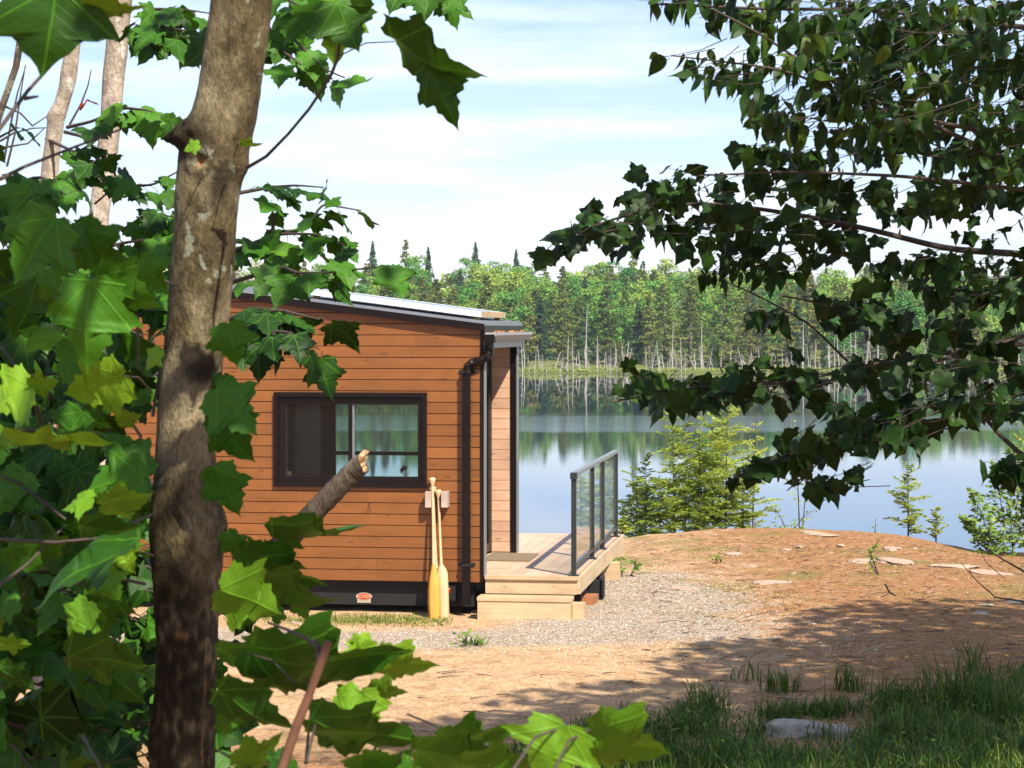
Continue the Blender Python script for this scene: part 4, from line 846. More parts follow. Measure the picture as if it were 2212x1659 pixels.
for a, b in (((880, 1543, 3.3), (1010, 1660, 3.0)), ((868, 1560, 3.35), (925, 1640, 3.1)), ((845, 1560, 3.4), (800, 1650, 3.2)), ((700, 1540, 3.3), (662, 1648, 3.1)), ((690, 1400, 3.5), (660, 1650, 3.3)), ((1220, 1570, 2.72), (1090, 1690, 2.6)), ((1275, 1576, 2.75), (1180, 1700, 2.6))):
    A_, B_ = W(*a), W(*b); tw.tube([A_, (A_ + B_) / 2 + (0, 0, .02), B_], [.0016, .0018, .0022], 6, cap=False)
for p in ([(98, 940, 3.7), (70, 860, 3.65), (20, 770, 3.7), (-40, 700, 3.8)], [(330, 900, 3.9), (345, 800, 3.9), (338, 990, 3.9)], [(0, 1165, 3.8), (120, 1172, 3.7), (215, 1162, 3.7), (330, 1200, 3.9)], [(270, 1138, 4.0), (330, 1110, 4.6), (345, 1100, 5.0)], [(-10, 1270, 3.6), (60, 1218, 3.7), (140, 1135, 3.8)], [(180, 1590, 3.5), (230, 1680, 3.3)], [(296, 680, 4.2), (300, 800, 4.2)], [(0, 387, 3.4), (53, 360, 3.5), (160, 318, 3.7), (268, 277, 3.9)], [(-10, 290, 3.3), (60, 196, 3.4), (120, 130, 3.45), (150, 70, 3.5), (186, -10, 3.5)], [(52, 213, 3.4), (83, 208, 3.4)], [(540, 1662, 3.2), (470, 1620, 3.4)]):
    Q = np.array([W(*q) for q in p]); own(MB().tube(Q, np.linspace(.0034, .0016, len(Q)), 7).build('twig', M_twig, smooth=True), fm)
# the shaded mass of leaves behind the near ones
def fill(poly, n, d0, d1, size, T, tint, mb, hang=(-.9, .1), tb=None, rg=rng, face=.5):
    poly = np.array(poly, float); x0, y0 = poly.min(0); x1, y1 = poly.max(0); B = []
    def inside(x, y):
        c = False; j = len(poly) - 1
        for i in range(len(poly)):
            if (poly[i][1] > y) != (poly[j][1] > y) and x < (poly[j][0] - poly[i][0]) * (y - poly[i][1]) / (poly[j][1] - poly[i][1]) + poly[i][0]: c = not c
            j = i
        return c
    while len(B) < n:
        x, y = rg.uniform(x0, x1), rg.uniform(y0, y1)
        if inside(x, y):
            k_ = int(rg.integers(2, 5)); d = rg.uniform(d0, d1)
            if 300 < x < 500 and d < 5.75 and d1 > 3.6: d = rg.uniform(5.75, 6.6)
            if 230 < x < 560 and d < 5.6 and d1 > 3.6 and rg.random() < .6: d = rg.uniform(5.6, 6.4)
            c = W(x, y, d); dr = nrm(np.array((rg.normal(-.3, .8), rg.normal(0, .5), rg.normal(.1, .3)))); ln = size * k_ * .55
            if tb is not None: tb.tube([c - dr * ln * .5 + (0, 0, -.03), c, c + dr * ln * .5], [.003, .0025, .0015], 4, cap=False)
            for q in range(k_):
                p_ = c + dr * ln * (q / k_ - .5) + rg.normal(0, size * .25, 3); qx = p_[0] / p_[1] * FP + CX
                if not (270 < qx < 520 and p_[1] < 5.4 and d1 > 3.6): B.append(p_)
    B = np.array(B); N = len(B); A = np.c_[rg.normal(0, .8, N), rg.normal(0, .5, N), rg.uniform(hang[0], hang[1], N)]
    leaves(mb, T, B, A, np.tile(VIEW * face + (0, 0, .6), (N, 1)) + rg.normal(0, .45, (N, 3)), rg.uniform(.6, 1.15, N) * size, np.clip(rg.normal(tint[0], tint[1], N), 0, 1), rg.uniform(.05, .4, N), rg.uniform(0, .35, N), rg.uniform(.8, 1.1, N), rg=rg)
LR = [(-260, 430), (60, 440), (130, 520), (340, 560), (370, 700), (350, 900), (345, 1100), (470, 1180), (600, 1270), (470, 1400), (470, 1700), (-260, 1700)]
fill([p for p in LR if p[0] < 380], 120, 4.0, 5.4, .115, T_M, (.30, .16), lf, tb=tw)
fill([(-260, 1040), (330, 1060), (430, 1230), (500, 1360), (480, 1400), (500, 1720), (-260, 1720)], 560, 4.4, 6.8, .105, T_MS, (.22, .15), lf, tb=tw)
fill([(-260, 560), (300, 560), (360, 640), (350, 760), (250, 830), (280, 1000), (340, 1080), (-260, 1080)], 260, 4.5, 6.4, .11, T_MS, (.2, .12), lf, tb=tw)
fill([(470, 1660), (900, 1700), (1150, 1705), (1100, 1760), (470, 1760)], 8, 2.9, 3.5, .10, T_M, (.35, .2), lf, tb=tw)
# unseen leaf clumps added overhead to block the sun and dapple all this
def crown(mb, tb, c, r, n, size, T, rg, tint=(.3, .15)):
    d = unit(n, rg) * rg.uniform(.15, 1, (n, 1)) ** .45; B = np.array(c) + d * r
    leaves(mb, T, B, np.c_[rg.normal(0, 1, n), rg.normal(0, 1, n), rg.uniform(-.9, .1, n)], np.tile((0, 0, 1.), (n, 1)) + rg.normal(0, .5, (n, 3)), rg.uniform(.7, 1.2, n) * size, np.clip(rg.normal(tint[0], tint[1], n), 0, 1), .25, .15, .95, rg=rg)
own(lf.build('foliage', M_leaf, smooth=True), fm); own(tw.build('leaf_stalks', M_twig, smooth=True), fm)
cw = MB(); ct = MB(); rg = np.random.default_rng(77)  # added sun-blocking clumps and their limbs, hung on the maple as its crown
for c, r, n in (((-.5, 2.2, 8.6), (1.2, 1.3, .7), 70), ((.6, .6, 8.7), (.5, .55, .35), 330), ((-.95, 3.9, 7.2), (.5, .8, .25), 230), ((-.08, 2.05, 7.1), (.40, .36, .12), 90), ((-.55, 2.0, 7.2), (.3, .4, .12), 30), ((.95, 3.6, 8.75), (.38, .7, .3), 220), ((.35, 2.3, 8.7), (.62, .6, .4), 430), ((-.8, 4.3, 8.9), (.7, .8, .4), 200), ((-.7, 5.9, 8.9), (.9, .6, .3), 230), ((-1.4, 3.6, 8.9), (1.5, 1.2, .9), 110), ((-2.6, 4.2, 8.4), (1.3, 1.4, 1.2), 110), ((-.5, 6, 10.4), (2, 1.5, 1.2), 120)):
    crown(cw, ct, c, r, n, .13, T_MS, rg); ct.tube([W(520, -500, 5.1) * .5 + np.array((-.45, 5.1, 7.6)) * .5, np.array(c) * .6 + np.array((-.45, 5.1, 7.6)) * .4, c], [.03, .018, .008], 6)
ct.tube([W(568, -850, 5.1), (-.45, 5.1, 8.8), (-.4, 5.3, 10.5)], [.055, .045, .02], 10)
own(cw.build('crown', M_leafs, smooth=True), fm); own(ct.build('unseen_limbs', M_bark, smooth=True), fm)

# cut sapling stem in front
cs = thing('cut_sapling', 'reddish brown cut sapling stem standing at the bottom beside bright leaves', 'sapling', (float(W(560, 0, 3.1)[0]), 3.1, float(gz(-.35, 3.1))))
m = MB(); m.tube([W(520, 2250, 3.05), W(585, 1760, 3.08), W(610, 1659, 3.1), W(640, 1570, 3.1), W(672, 1490, 3.1), W(694, 1430, 3.1), W(710, 1386, 3.1)], [.010, .0078, .0070, .0069, .0058, .0063, .0056], 14)
own(m.build('stem', M_redtwig, smooth=True), cs)
m = MB(); m.tube([W(690, 1432, 3.1), W(686, 1400, 3.12), W(684, 1380, 3.12)], [.0042, .003, .0015], 8); m.tube([W(690, 1400, 3.11), W(660, 1378, 3.2), W(620, 1360, 3.3), W(580, 1345, 3.5)], [.0035, .003, .0026, .002], 8); own(m.build('twig', M_twig, smooth=True), cs)
own(MB().tube([W(710, 1387, 3.1), W(711, 1384, 3.1)], [.0062, .0058], 14).build('cut_end', simple('cut_wood', (0.55, 0.27, 0.14), .8), cs), cs) if False else None

# ------------------------------------------------------------ pale trees behind on the left
def bole(name, label, pts, mat, crownspec=None, cat='tree', group=None):
    """pts: (y, xl, xr, d) downwards"""
    P_ = np.array(pts, float); d = P_[0, 3]; cx_ = (P_[-1, 1] + P_[-1, 2]) / 2; base = W(cx_, 0, d); g0 = float(gz(base[0], d)); t = thing(name, label, cat, (float(base[0]), d, g0), 0, group)
    ye = HY + (CAMZ - g0) / d * FP; rows_ = list(P_) + [np.array((ye, P_[-1, 1] - 6, P_[-1, 2] + 6, d))]; R_ = np.array(rows_); yq = np.arange(R_[0, 0], R_[-1, 0] + 12, 12)
    xl = np.interp(yq, R_[:, 0], R_[:, 1]); xr = np.interp(yq, R_[:, 0], R_[:, 2]); V_ = []
    for y, a, b in zip(yq, xl, xr):
        c = W((a + b) / 2, y, d); r = (b - a) / 2 / FP * d
        for j in range(26):
            th = 2 * math.pi * j / 26; r2 = r * (1 + .05 * noise.noise(Vector((math.cos(th) * 1.5 + cx_, math.sin(th) * 1.5, y * .012)))); V_.append((c[0] + math.cos(th) * r2, c[1] + math.sin(th) * r2, c[2]))
    i0 = np.arange(len(yq) - 1)[:, None] * 26; k0 = np.arange(26)[None]; k1 = (k0 + 1) % 26
    own(MB().add(V_, np.stack([i0 + k0, i0 + 26 + k0, i0 + 26 + k1, i0 + k1], -1).reshape(-1, 4)).build('trunk', mat, smooth=True), t); return t
t2 = bole('maple_tree', 'smooth pale trunk with a bark scar, closest pale tree to the big brown trunk', [(-900, 262, 296, 9.5), (0, 240, 286, 9.5), (66, 231, 278, 9.5), (110, 228, 276, 9.5), (160, 222, 270, 9.5), (260, 217, 262, 9.5), (350, 207, 252, 9.5), (463, 192, 236, 9.5), (600, 184, 232, 9.5)], M_bark2)
t1 = bole('maple_tree', 'pale knobbly trunk leaning right behind leaves, second pale tree from the left edge', [(-900, 240, 275, 9), (0, 158, 192, 9), (76, 148, 176, 9), (152, 131, 168, 9), (185, 128, 162, 9), (225, 116, 150, 9), (248, 99, 144, 9), (262, 102, 139, 9), (300, 98, 133, 9), (357, 90, 127, 9), (426, 84, 122, 9), (600, 74, 118, 9)], M_bark2)
t0 = bole('maple_tree', 'thin leaning grey trunk at the left edge of the view', [(-900, 180, 196, 8.5), (100, 34, 50, 8.5), (145, 27, 42, 8.5), (238, -6, 10, 8.5), (400, -60, -42, 8.5)], M_bark3)
l2 = MB(); b2 = MB(); l1 = MB(); b1 = MB(); l0 = MB(); b0 = MB()
def SP(l, b, pts, n, size=.10, **k_): b = MB(); spray(l, b, pts, n, size, T_M, **k_); own(b.build('bough', M_twig, smooth=True), t2 if l is l2 else t1 if l is l1 else t0)
# sprays right of the brown trunk and around the pale trunks (distance 6.5 - 9.5)
SP(l2, b2, [(500, 610, 7.6), (560, 592, 7.5), (612, 575, 7.4), (640, 590, 7.3), (700, 590, 7.2), (830, 575, 7.0)], 11, .115, hang=.35, face=.35); SP(l2, b2, [(510, 540, 7.6), (600, 505, 7.5), (680, 505, 7.4), (745, 530, 7.3)], 11, .115, hang=.45, face=.4)
SP(l2, b2, [(500, 420, 7.6), (580, 405, 7.6), (640, 400, 7.5), (700, 405, 7.5)], 7, .10, hang=.2, face=.1); SP(l2, b2, [(575, 500, 7.5), (640, 500, 7.5), (672, 480, 7.4), (695, 440, 7.4), (780, 455, 7.4)], 6, .09, hang=.25, face=.2, start=.5); SP(l2, b2, [(590, 500, 7.5), (588, 440, 7.5)], 2, .09, hang=.2)
SP(l2, b2, [(500, 520, 7.8), (560, 530, 7.6), (640, 545, 7.5)], 7, .11, hang=.5, face=.4)
SP(l2, b2, [(480, 745, 6.6), (540, 690, 6.6), (600, 668, 6.5), (690, 690, 6.5)], 10, .105, hang=.5, face=.15, tint=(.08, .06)); SP(l2, b2, [(480, 760, 6.6), (550, 720, 6.5), (620, 715, 6.4), (690, 755, 6.4)], 12, .105, hang=.8, face=.35, tint=(.08, .06)); SP(l2, b2, [(490, 690, 6.7), (560, 665, 6.6), (640, 680, 6.5)], 7, .10, hang=.4, face=.1, tint=(.08, .06))
SP(l2, b2, [(300, 30, 8.5), (360, 60, 8), (430, 70, 8), (455, 90, 8)], 12, .11, hang=.5, face=.4); SP(l2, b2, [(320, 50, 8.5), (380, 75, 8), (430, 90, 8)], 9, .11, hang=.6, face=.4); SP(l2, b2, [(320, 20, 8.4), (400, 20, 8), (460, 30, 8)], 9, .11, hang=.3, face=.2)
SP(l2, b2, [(590, 20, 7.8), (620, 70, 7.6), (660, 110, 7.6), (700, 150, 7.5), (745, 168, 7.5)], 9, .11, hang=.6, face=.5); SP(l2, b2, [(580, 60, 7.8), (610, 110, 7.6), (650, 140, 7.5)], 8, .11, hang=.6, face=.5); SP(l2, b2, [(590, -20, 7.8), (640, 10, 7.6), (690, 30, 7.6)], 8, .11, hang=.5, face=.3)
SP(l2, b2, [(880, -60, 7.8), (930, -25, 7.6), (990, -8, 7.5)], 9, .11, hang=.5, face=.4)
SP(l2, b2, [(145, 275, 9), (200, 262, 8.9), (258, 235, 8.8), (320, 235, 8.8)], 6, .11, hang=.4, face=.3, start=.5); SP(l2, b2, [(258, 232, 8.8), (320, 238, 8.7), (350, 250, 8.7)], 3, .12, hang=.9, face=.6, start=.7); SP(l1, b1, [(140, 285, 9), (180, 295, 8.9), (240, 360, 8.8), (262, 402, 8.8), (330, 425, 8.8), (380, 440, 8.8)], 10, .11, hang=.5, face=.4, start=.25)
SP(l1, b1, [(262, 402, 8.8), (330, 400, 8.6), (385, 370, 8.5)], 6, .11, hang=.3, face=.3); SP(l1, b1, [(262, 500, 8.4), (320, 460, 8.4), (385, 470, 8.3)], 12, .12, hang=.6, face=.5); SP(l1, b1, [(200, 540, 8.0), (290, 520, 8), (380, 520, 8)], 14, .12, hang=.6, face=.4)
SP(l1, b1, [(120, 400, 8.8), (160, 370, 8.6), (200, 355, 8.6), (225, 330, 8.6)], 8, .11, hang=.5, face=.4); SP(l1, b1, [(100, 300, 9), (165, 330, 8.8), (215, 300, 8.8), (235, 270, 8.8)], 6, .10, hang=.4, face=.3, start=.4)
SP(l0, b0, [(-60, 440, 8), (20, 400, 8), (90, 380, 7.8), (140, 420, 7.6)], 14, .12, hang=.6, face=.4); SP(l0, b0, [(-60, 500, 7.8), (20, 470, 7.8), (110, 470, 7.6), (180, 520, 7.5)], 18, .12, hang=.6, face=.4); SP(l0, b0, [(-60, 330, 8), (10, 290, 8), (40, 275, 8)], 4, .09, hang=.3)
SP(l0, b0, [(-60, 560, 7.5), (60, 540, 7.5), (200, 560, 7.3), (330, 590, 7)], 26, .12, hang=.7, face=.4)
for p in ([(0, 305, 8.6), (30, 287, 8.6), (70, 277, 8.6), (101, 276, 8.9)], [(0, 225, 8.6), (45, 245, 8.6), (70, 272, 8.6), (100, 252, 8.8)], [(15, 360, 8.6), (32, 290, 8.6), (45, 200, 8.6), (55, 140, 8.6)], [(0, 320, 8.6), (60, 310, 8.6), (95, 278, 8.8)], [(150, 270, 9), (175, 225, 9), (190, 185, 9), (197, 150, 9)], [(205, 440, 9.3), (240, 410, 9.2), (250, 396, 9)], [(8, 350, 8.6), (25, 260, 8.6), (38, 200, 8.6), (55, 145, 8.6)]):
    Q = np.array([W(*q) for q in p]); own(MB().tube(Q, np.linspace(.005, .002, len(Q)), 6).build('bare_twig', M_twig, smooth=True), t0)
for t, l, b in ((t2, l2, b2), (t1, l1, b1), (t0, l0, b0)):
    own(l.build('foliage', M_leaf, smooth=True), t)
m = MB(); hero(m, (173, 236), (192, 216), 8.9, 60, .5, .5); hero(m, (190, 217), (216, 230), 8.9, 75, .5, .4); own(m.build('red_leaf', simple('red_leaf', (0.45, 0.06, 0.03), .6)), t1)

# ------------------------------------------------------------ the trees of the right: trunks out of frame, boughs in the picture
rt = thing('maple_tree', 'dark leafy maple whose low boughs reach in from the right', 'tree', (3.6, 8.6, float(gz(3.6, 8.6))))
rb = thing('birch_tree', 'dark tree with pointed oval leaves filling the upper right corner', 'tree', (3.2, 7.4, float(gz(3.2, 7.4))))
lr = MB(); br = MB(); lb = MB(); bb = MB(); rg = np.random.default_rng(123)
def bough(bm, pts, r0, r1):
    Q = np.array([W(*q) for q in pts]); s_ = np.r_[0, np.cumsum(np.linalg.norm(np.diff(Q, axis=0), axis=1))]; tt = np.linspace(0, s_[-1], len(pts) * 6); C_ = np.stack([np.interp(tt, s_, Q[:, i]) for i in range(3)], 1)
    for _ in range(3): C_[1:-1] = (C_[:-2] + C_[1:-1] * 2 + C_[2:]) / 4
    own(MB().tube(C_, np.linspace(r0, r1, len(C_)), 8).build('bough', M_twig, smooth=True), rt if bm is br else rb); return C_
B1 = bough(br, [(2900, 640, 8.7), (2212, 548, 8.2), (2050, 540, 8.1), (1900, 500, 8), (1750, 468, 7.9), (1600, 445, 7.8), (1480, 436, 7.7), (1330, 470, 7.6), (1190, 522, 7.5)], .020, .003)
B2 = bough(br, [(2900, 760, 8.6), (2212, 740, 8.0), (1899, 782, 7.8), (1797, 808, 7.7), (1679, 830, 7.6), (1503, 835, 7.5), (1320, 868, 7.4)], .015, .003)
B3 = bough(br, [(2900, 880, 8.6), (2212, 901, 7.6), (1987, 909, 7.5), (1855, 925, 7.4), (1760, 950, 7.4), (1680, 995, 7.3), (1575, 1040, 7.3)], .016, .003)
B4 = bough(br, [(2900, 1300, 8.6), (2212, 995, 7.4), (2154, 945, 7.4), (2130, 905, 7.5)], .020, .007)
B5 = bough(br, [(1860, 930, 7.4), (1780, 990, 7.3), (1700, 1060, 7.3)], .004, .002)
B6 = bough(br, [(2300, 700, 8.2), (1990, 790, 8), (1880, 700, 8), (1760, 650, 8), (1690, 640, 8)], .010, .003)
B7 = bough(br, [(1960, 870, 7.9), (1850, 800, 7.9), (1750, 700, 7.9), (1640, 640, 7.9), (1560, 605, 7.9)], .006, .002)
B8 = bough(bb, [(2900, 520, 7.2), (2212, 359, 6.9), (2050, 286, 6.8), (1972, 250, 6.8), (1811, 187, 6.7), (1733, 135, 6.7), (1644, 73, 6.6), (1540, 20, 6.6)], .014, .003)
B9 = bough(bb, [(2900, 470, 7.2), (2212, 393, 6.9), (2128, 374, 6.8), (2029, 307, 6.8), (1930, 290, 6.8)], .010, .002)
B10 = bough(bb, [(2900, 120, 7.2), (2212, 60, 6.9), (1900, 20, 6.8), (1650, 20, 6.8), (1400, 8, 6.8)], .014, .003)
B11 = bough(bb, [(2212, 300, 6.9), (1900, 240, 6.8), (1700, 150, 6.8), (1450, 120, 6.8)], .008, .002)
B12 = bough(bb, [(2300, 420, 7), (1950, 380, 7), (1700, 370, 7), (1500, 380, 7)], .008, .002)
def pip(poly, x, y):
    c = False; j = len(poly) - 1
    for i in range(len(poly)):
        if (poly[i][1] > y) != (poly[j][1] > y) and x < (poly[j][0] - poly[i][0]) * (y - poly[i][1]) / (poly[j][1] - poly[i][1]) + poly[i][0]: c = not c
        j = i
    return c
def mass(lm, bm, poly, n, d0, d1, size, T, tint, droop=.6, along=-1, cl=(3, 7)):
    xs_ = [p[0] for p in poly]; ys_ = [p[1] for p in poly]; B = []; A = []
    while len(B) < n:
        x, y = rg.uniform(min(xs_), max(xs_)), rg.uniform(min(ys_), max(ys_))
        if not pip(poly, x, y): continue
        d = rg.uniform(d0, d1); c = W(x, y, d); k_ = int(rg.integers(*cl)); tip = c + np.array((along * rg.uniform(.5, 1), rg.uniform(-.4, .4), rg.uniform(-.35, .15))) * size * k_ * .42; root = c - (tip - c) * rg.uniform(.5, 1.3) + (0, 0, .02)
        tx, ty = tip[0] / tip[1] * FP + CX, HY - (tip[2] - CAMZ) / tip[1] * FP; rx_, ry_ = root[0] / root[1] * FP + CX, HY - (root[2] - CAMZ) / root[1] * FP
        if tx < 2240 and not (pip(poly, tx, ty) and (rx_ > 2200 or pip(poly, rx_, ry_) or rg.random() < .15)): continue
        bm.tube([root, c, tip], [.0016, .0012, .0007], 4, cap=False)
        for q in range(k_):
            t = (q + rg.uniform(0, .6)) / k_; p = c + (tip - c) * (t * 1.5 - .5) + rg.normal(0, size * .12, 3); px_, py_ = p[0] / p[1] * FP + CX, HY - (p[2] - CAMZ) / p[1] * FP
            if px_ < 2240 and not pip(poly, px_, py_): continue
            a = nrm((tip - root) * .6 + rg.normal(0, .5, 3) * .7 + np.array((0, 0, -droop * .7 * rg.uniform(.1, 1.6)))); B.append(p); A.append(a)
    N = len(B); leaves(lm, T, B, A, rg.normal(0, .45, (N, 3)) + np.array((0, -.3, .75)), rg.uniform(.5, 1.3, N) * size, np.clip(rg.normal(tint[0], tint[1], N), 0, 1), rg.uniform(-.1, .55, N), rg.uniform(-.05, .5, N), rg.uniform(.7, 1.05, N), rg=rg)
OV = .061; MS = .071
mass(lb, bb, [(1600, -20), (1700, 60), (1680, 150), (1720, 250), (1800, 300), (1950, 340), (2260, 420), (2300, -20)], 1250, 6.2, 7.6, OV, T_O, (.35, .2), 1.0)
mass(lb, bb, [(1345, -15), (1420, 40), (1560, 60), (1640, 90), (1720, 60), (1700, -30), (1340, -30)], 95, 6.6, 7.2, OV, T_O, (.45, .2), 1.1)
mass(lb, bb, [(1412, 118), (1500, 105), (1640, 95), (1760, 150), (1720, 260), (1600, 262), (1590, 180), (1500, 170), (1420, 175)], 90, 6.5, 7.2, OV, T_O, (.45, .2), 1.0)
mass(lb, bb, [(1580, 205), (1750, 200), (1850, 290), (1700, 310), (1590, 290)], 60, 6.5, 7.2, OV, T_O, (.45, .2), 1.0)
mass(lr, br, [(1548, 290), (1700, 285), (1850, 300), (2260, 400), (2260, 560), (2000, 500), (1750, 450), (1550, 380)], 190, 7.0, 8.2, MS, T_MS, (.3, .2), .9)
mass(lr, br, [(1340, 378), (1480, 345), (1600, 350), (1750, 440), (1900, 500), (2060, 545), (1800, 560), (1600, 560), (1430, 545), (1300, 520), (1290, 440)], 170, 7.3, 8.2, MS, T_MS, (.28, .16), .9)
mass(lr, br, [(1175, 505), (1300, 430), (1400, 470), (1420, 560), (1300, 560), (1190, 545)], 34, 7.3, 7.7, MS, T_MS, (.28, .16), .6)
mass(lr, br, [(1465, 545), (1600, 540), (1720, 545), (1800, 600), (1700, 620), (1590, 600), (1490, 600)], 60, 7.3, 7.8, OV, T_O, (.3, .16), 1.2)
mass(lr, br, [(1720, 540), (2260, 520), (2260, 640), (2000, 640), (1800, 600)], 110, 7.4, 8.2, MS, T_MS, (.28, .16), .9)
mass(lr, br, [(1556, 690), (1640, 655), (1740, 650), (1740, 710), (1640, 700), (1600, 725)], 26, 7.6, 8, MS * .85, T_O, (.1, .1), 1.0)
mass(lr, br, [(1690, 625), (1850, 600), (2260, 600), (2260, 760), (1900, 780), (1780, 730)], 115, 7.4, 8.2, MS, T_MS, (.25, .16), .9)
mass(lr, br, [(1325, 795), (1380, 790), (1470, 780), (1600, 790), (1750, 760), (1820, 830), (1700, 890), (1500, 870), (1380, 880), (1300, 865)], 95, 7.3, 7.8, MS, T_MS, (.3, .16), .5)
mass(lr, br, [(1650, 800), (1800, 770), (2260, 740), (2260, 900), (2000, 930), (1800, 900), (1700, 870)], 160, 7.2, 8, MS, T_MS, (.28, .18), .8)
mass(lr, br, [(1545, 1045), (1600, 990), (1680, 950), (1720, 900), (1850, 880), (2000, 900), (2140, 940), (1950, 960), (1830, 960), (1740, 1000), (1640, 1040)], 105, 7.1, 7.6, MS, T_MS, (.28, .15), .6)
mass(lr, br, [(1700, 1010), (1800, 1000), (1890, 990), (1890, 1045), (1800, 1060), (1760, 1095), (1730, 1080)], 26, 7.1, 7.5, MS, T_MS, (.2, .12), .6)
mass(lr, br, [(2090, 975), (2140, 985), (2260, 990), (2260, 1085), (2150, 1060), (2110, 1010)], 34, 6.9, 7.5, MS, T_MS, (.18, .12), .6)
for (b, t_, r_, dd) in (((1180, 540), (1157, 590), 10, 7.5), ((1395, 372), (1345, 390), 20, 7.6), ((1300, 440), (1272, 452), 30, 7.6), ((1345, 795), (1380, 780), 30, 7.4)):
    hero(lr, b, t_, dd, r_, .25, 1.0, T=T_M)
br.tube([W(1330, 835, 7.45), W(1347, 815, 7.42), W(1346, 796, 7.4)], .0015, 4); br.tube([W(1200, 522, 7.5), W(1180, 540, 7.5)], .0015, 4)
mass(lr, br, [(2300, 350), (2900, 350), (2900, 1000), (2300, 1050)], 380, 7.2, 9, MS * 1.1, T_MS, (.3, .2), .8)
mass(lb, bb, [(2300, -200), (2900, -200), (2900, 350), (2300, 350)], 300, 6.5, 8, OV * 1.1, T_O, (.3, .2), .9)
rg2 = np.random.default_rng(31)
for c, r, n in (((3.2, 6.2, 10.4), (2.0, 1.8, 1.3), 1200), ((2.2, 4.6, 9.8), (1.8, 1.6, 1.1), 900), ((4.2, 5.6, 11.6), (2.2, 2.2, 1.4), 1300), ((3.6, 8.4, 12.2), (2.2, 1.8, 1.6), 800), ((2.9, 3.9, 8.4), (1.5, 1.3, 1.0), 600)):
    crown(lb, bb, c, r, n, .11, T_O, rg2); bb.tube([(3.2, 7.4, 8.5), (np.array(c) + (3.2, 7.4, 9)) / 2, c], [.05, .03, .012], 6)
for c, r, n in (((5.0, 10.0, 11.4), (2.2, 1.8, 1.4), 1700), ((3.6, 11.0, 10.4), (1.5, 1.2, .9), 900), ((5.9, 11.3, 10.6), (2.2, 1.5, 1.2), 1500)):
    crown(lr, br, c, r, n, .13, T_MS, rg2); br.tube([(3.6, 8.6, 9), (np.array(c) + (3.6, 8.6, 9)) / 2, c], [.05, .03, .012], 6)
own(MB().tube([(3.6, 8.6, 3.2), (3.65, 8.6, 6), (3.6, 8.6, 9), (3.7, 8.7, 13.4)], [.14, .12, .10, .03], 14).build('trunk', M_bark3, smooth=True), rt)
own(MB().tube([(3.2, 7.4, 3.4), (3.15, 7.4, 6), (3.2, 7.4, 9), (3.2, 7.2, 12.0)], [.13, .11, .09, .03], 14).build('trunk', M_bark3, smooth=True), rb)
own(lr.build('foliage', M_leafs, smooth=True), rt); own(br.build('twigs', M_twig, smooth=True), rt); own(lb.build('foliage', M_leafs, smooth=True), rb); own(bb.build('twigs', M_twig, smooth=True), rb)
# out-of-frame tree at the right whose shade lies on the clearing
sh = thing('maple_tree', 'maple outside the right edge whose shade lies across the clearing', 'tree', (7.6, 15.0, float(gz(7.6, 15))))
m = MB(); m2 = MB(); rg3 = np.random.default_rng(8)
for c, r, n in (((6.6, 13.8, 11.2), (1.8, 2.2, 1.2), 1900), ((8.6, 16.6, 11.0), (2.4, 2.4, 1.4), 2200), ((5.6, 11.2, 11.6), (2.2, 1.8, 1.3), 1300), ((8.9, 13.6, 12), (2.2, 2.2, 1.6), 1600)):
    crown(m, m2, c, r, n, .17, T_MS, rg3); m2.tube([(7.6, 15, 8.5), (np.array(c) + (7.6, 15, 8.8)) / 2, c], [.06, .035, .012], 6)
own(m.build('foliage', M_leafs, smooth=True), sh); own(m2.build('boughs', M_bark3, smooth=True), sh); own(MB().tube([(7.6, 15, 2.8), (7.6, 15, 8), (7.7, 15, 13)], [.17, .14, .04], 12).build('trunk', M_bark3, smooth=True), sh)
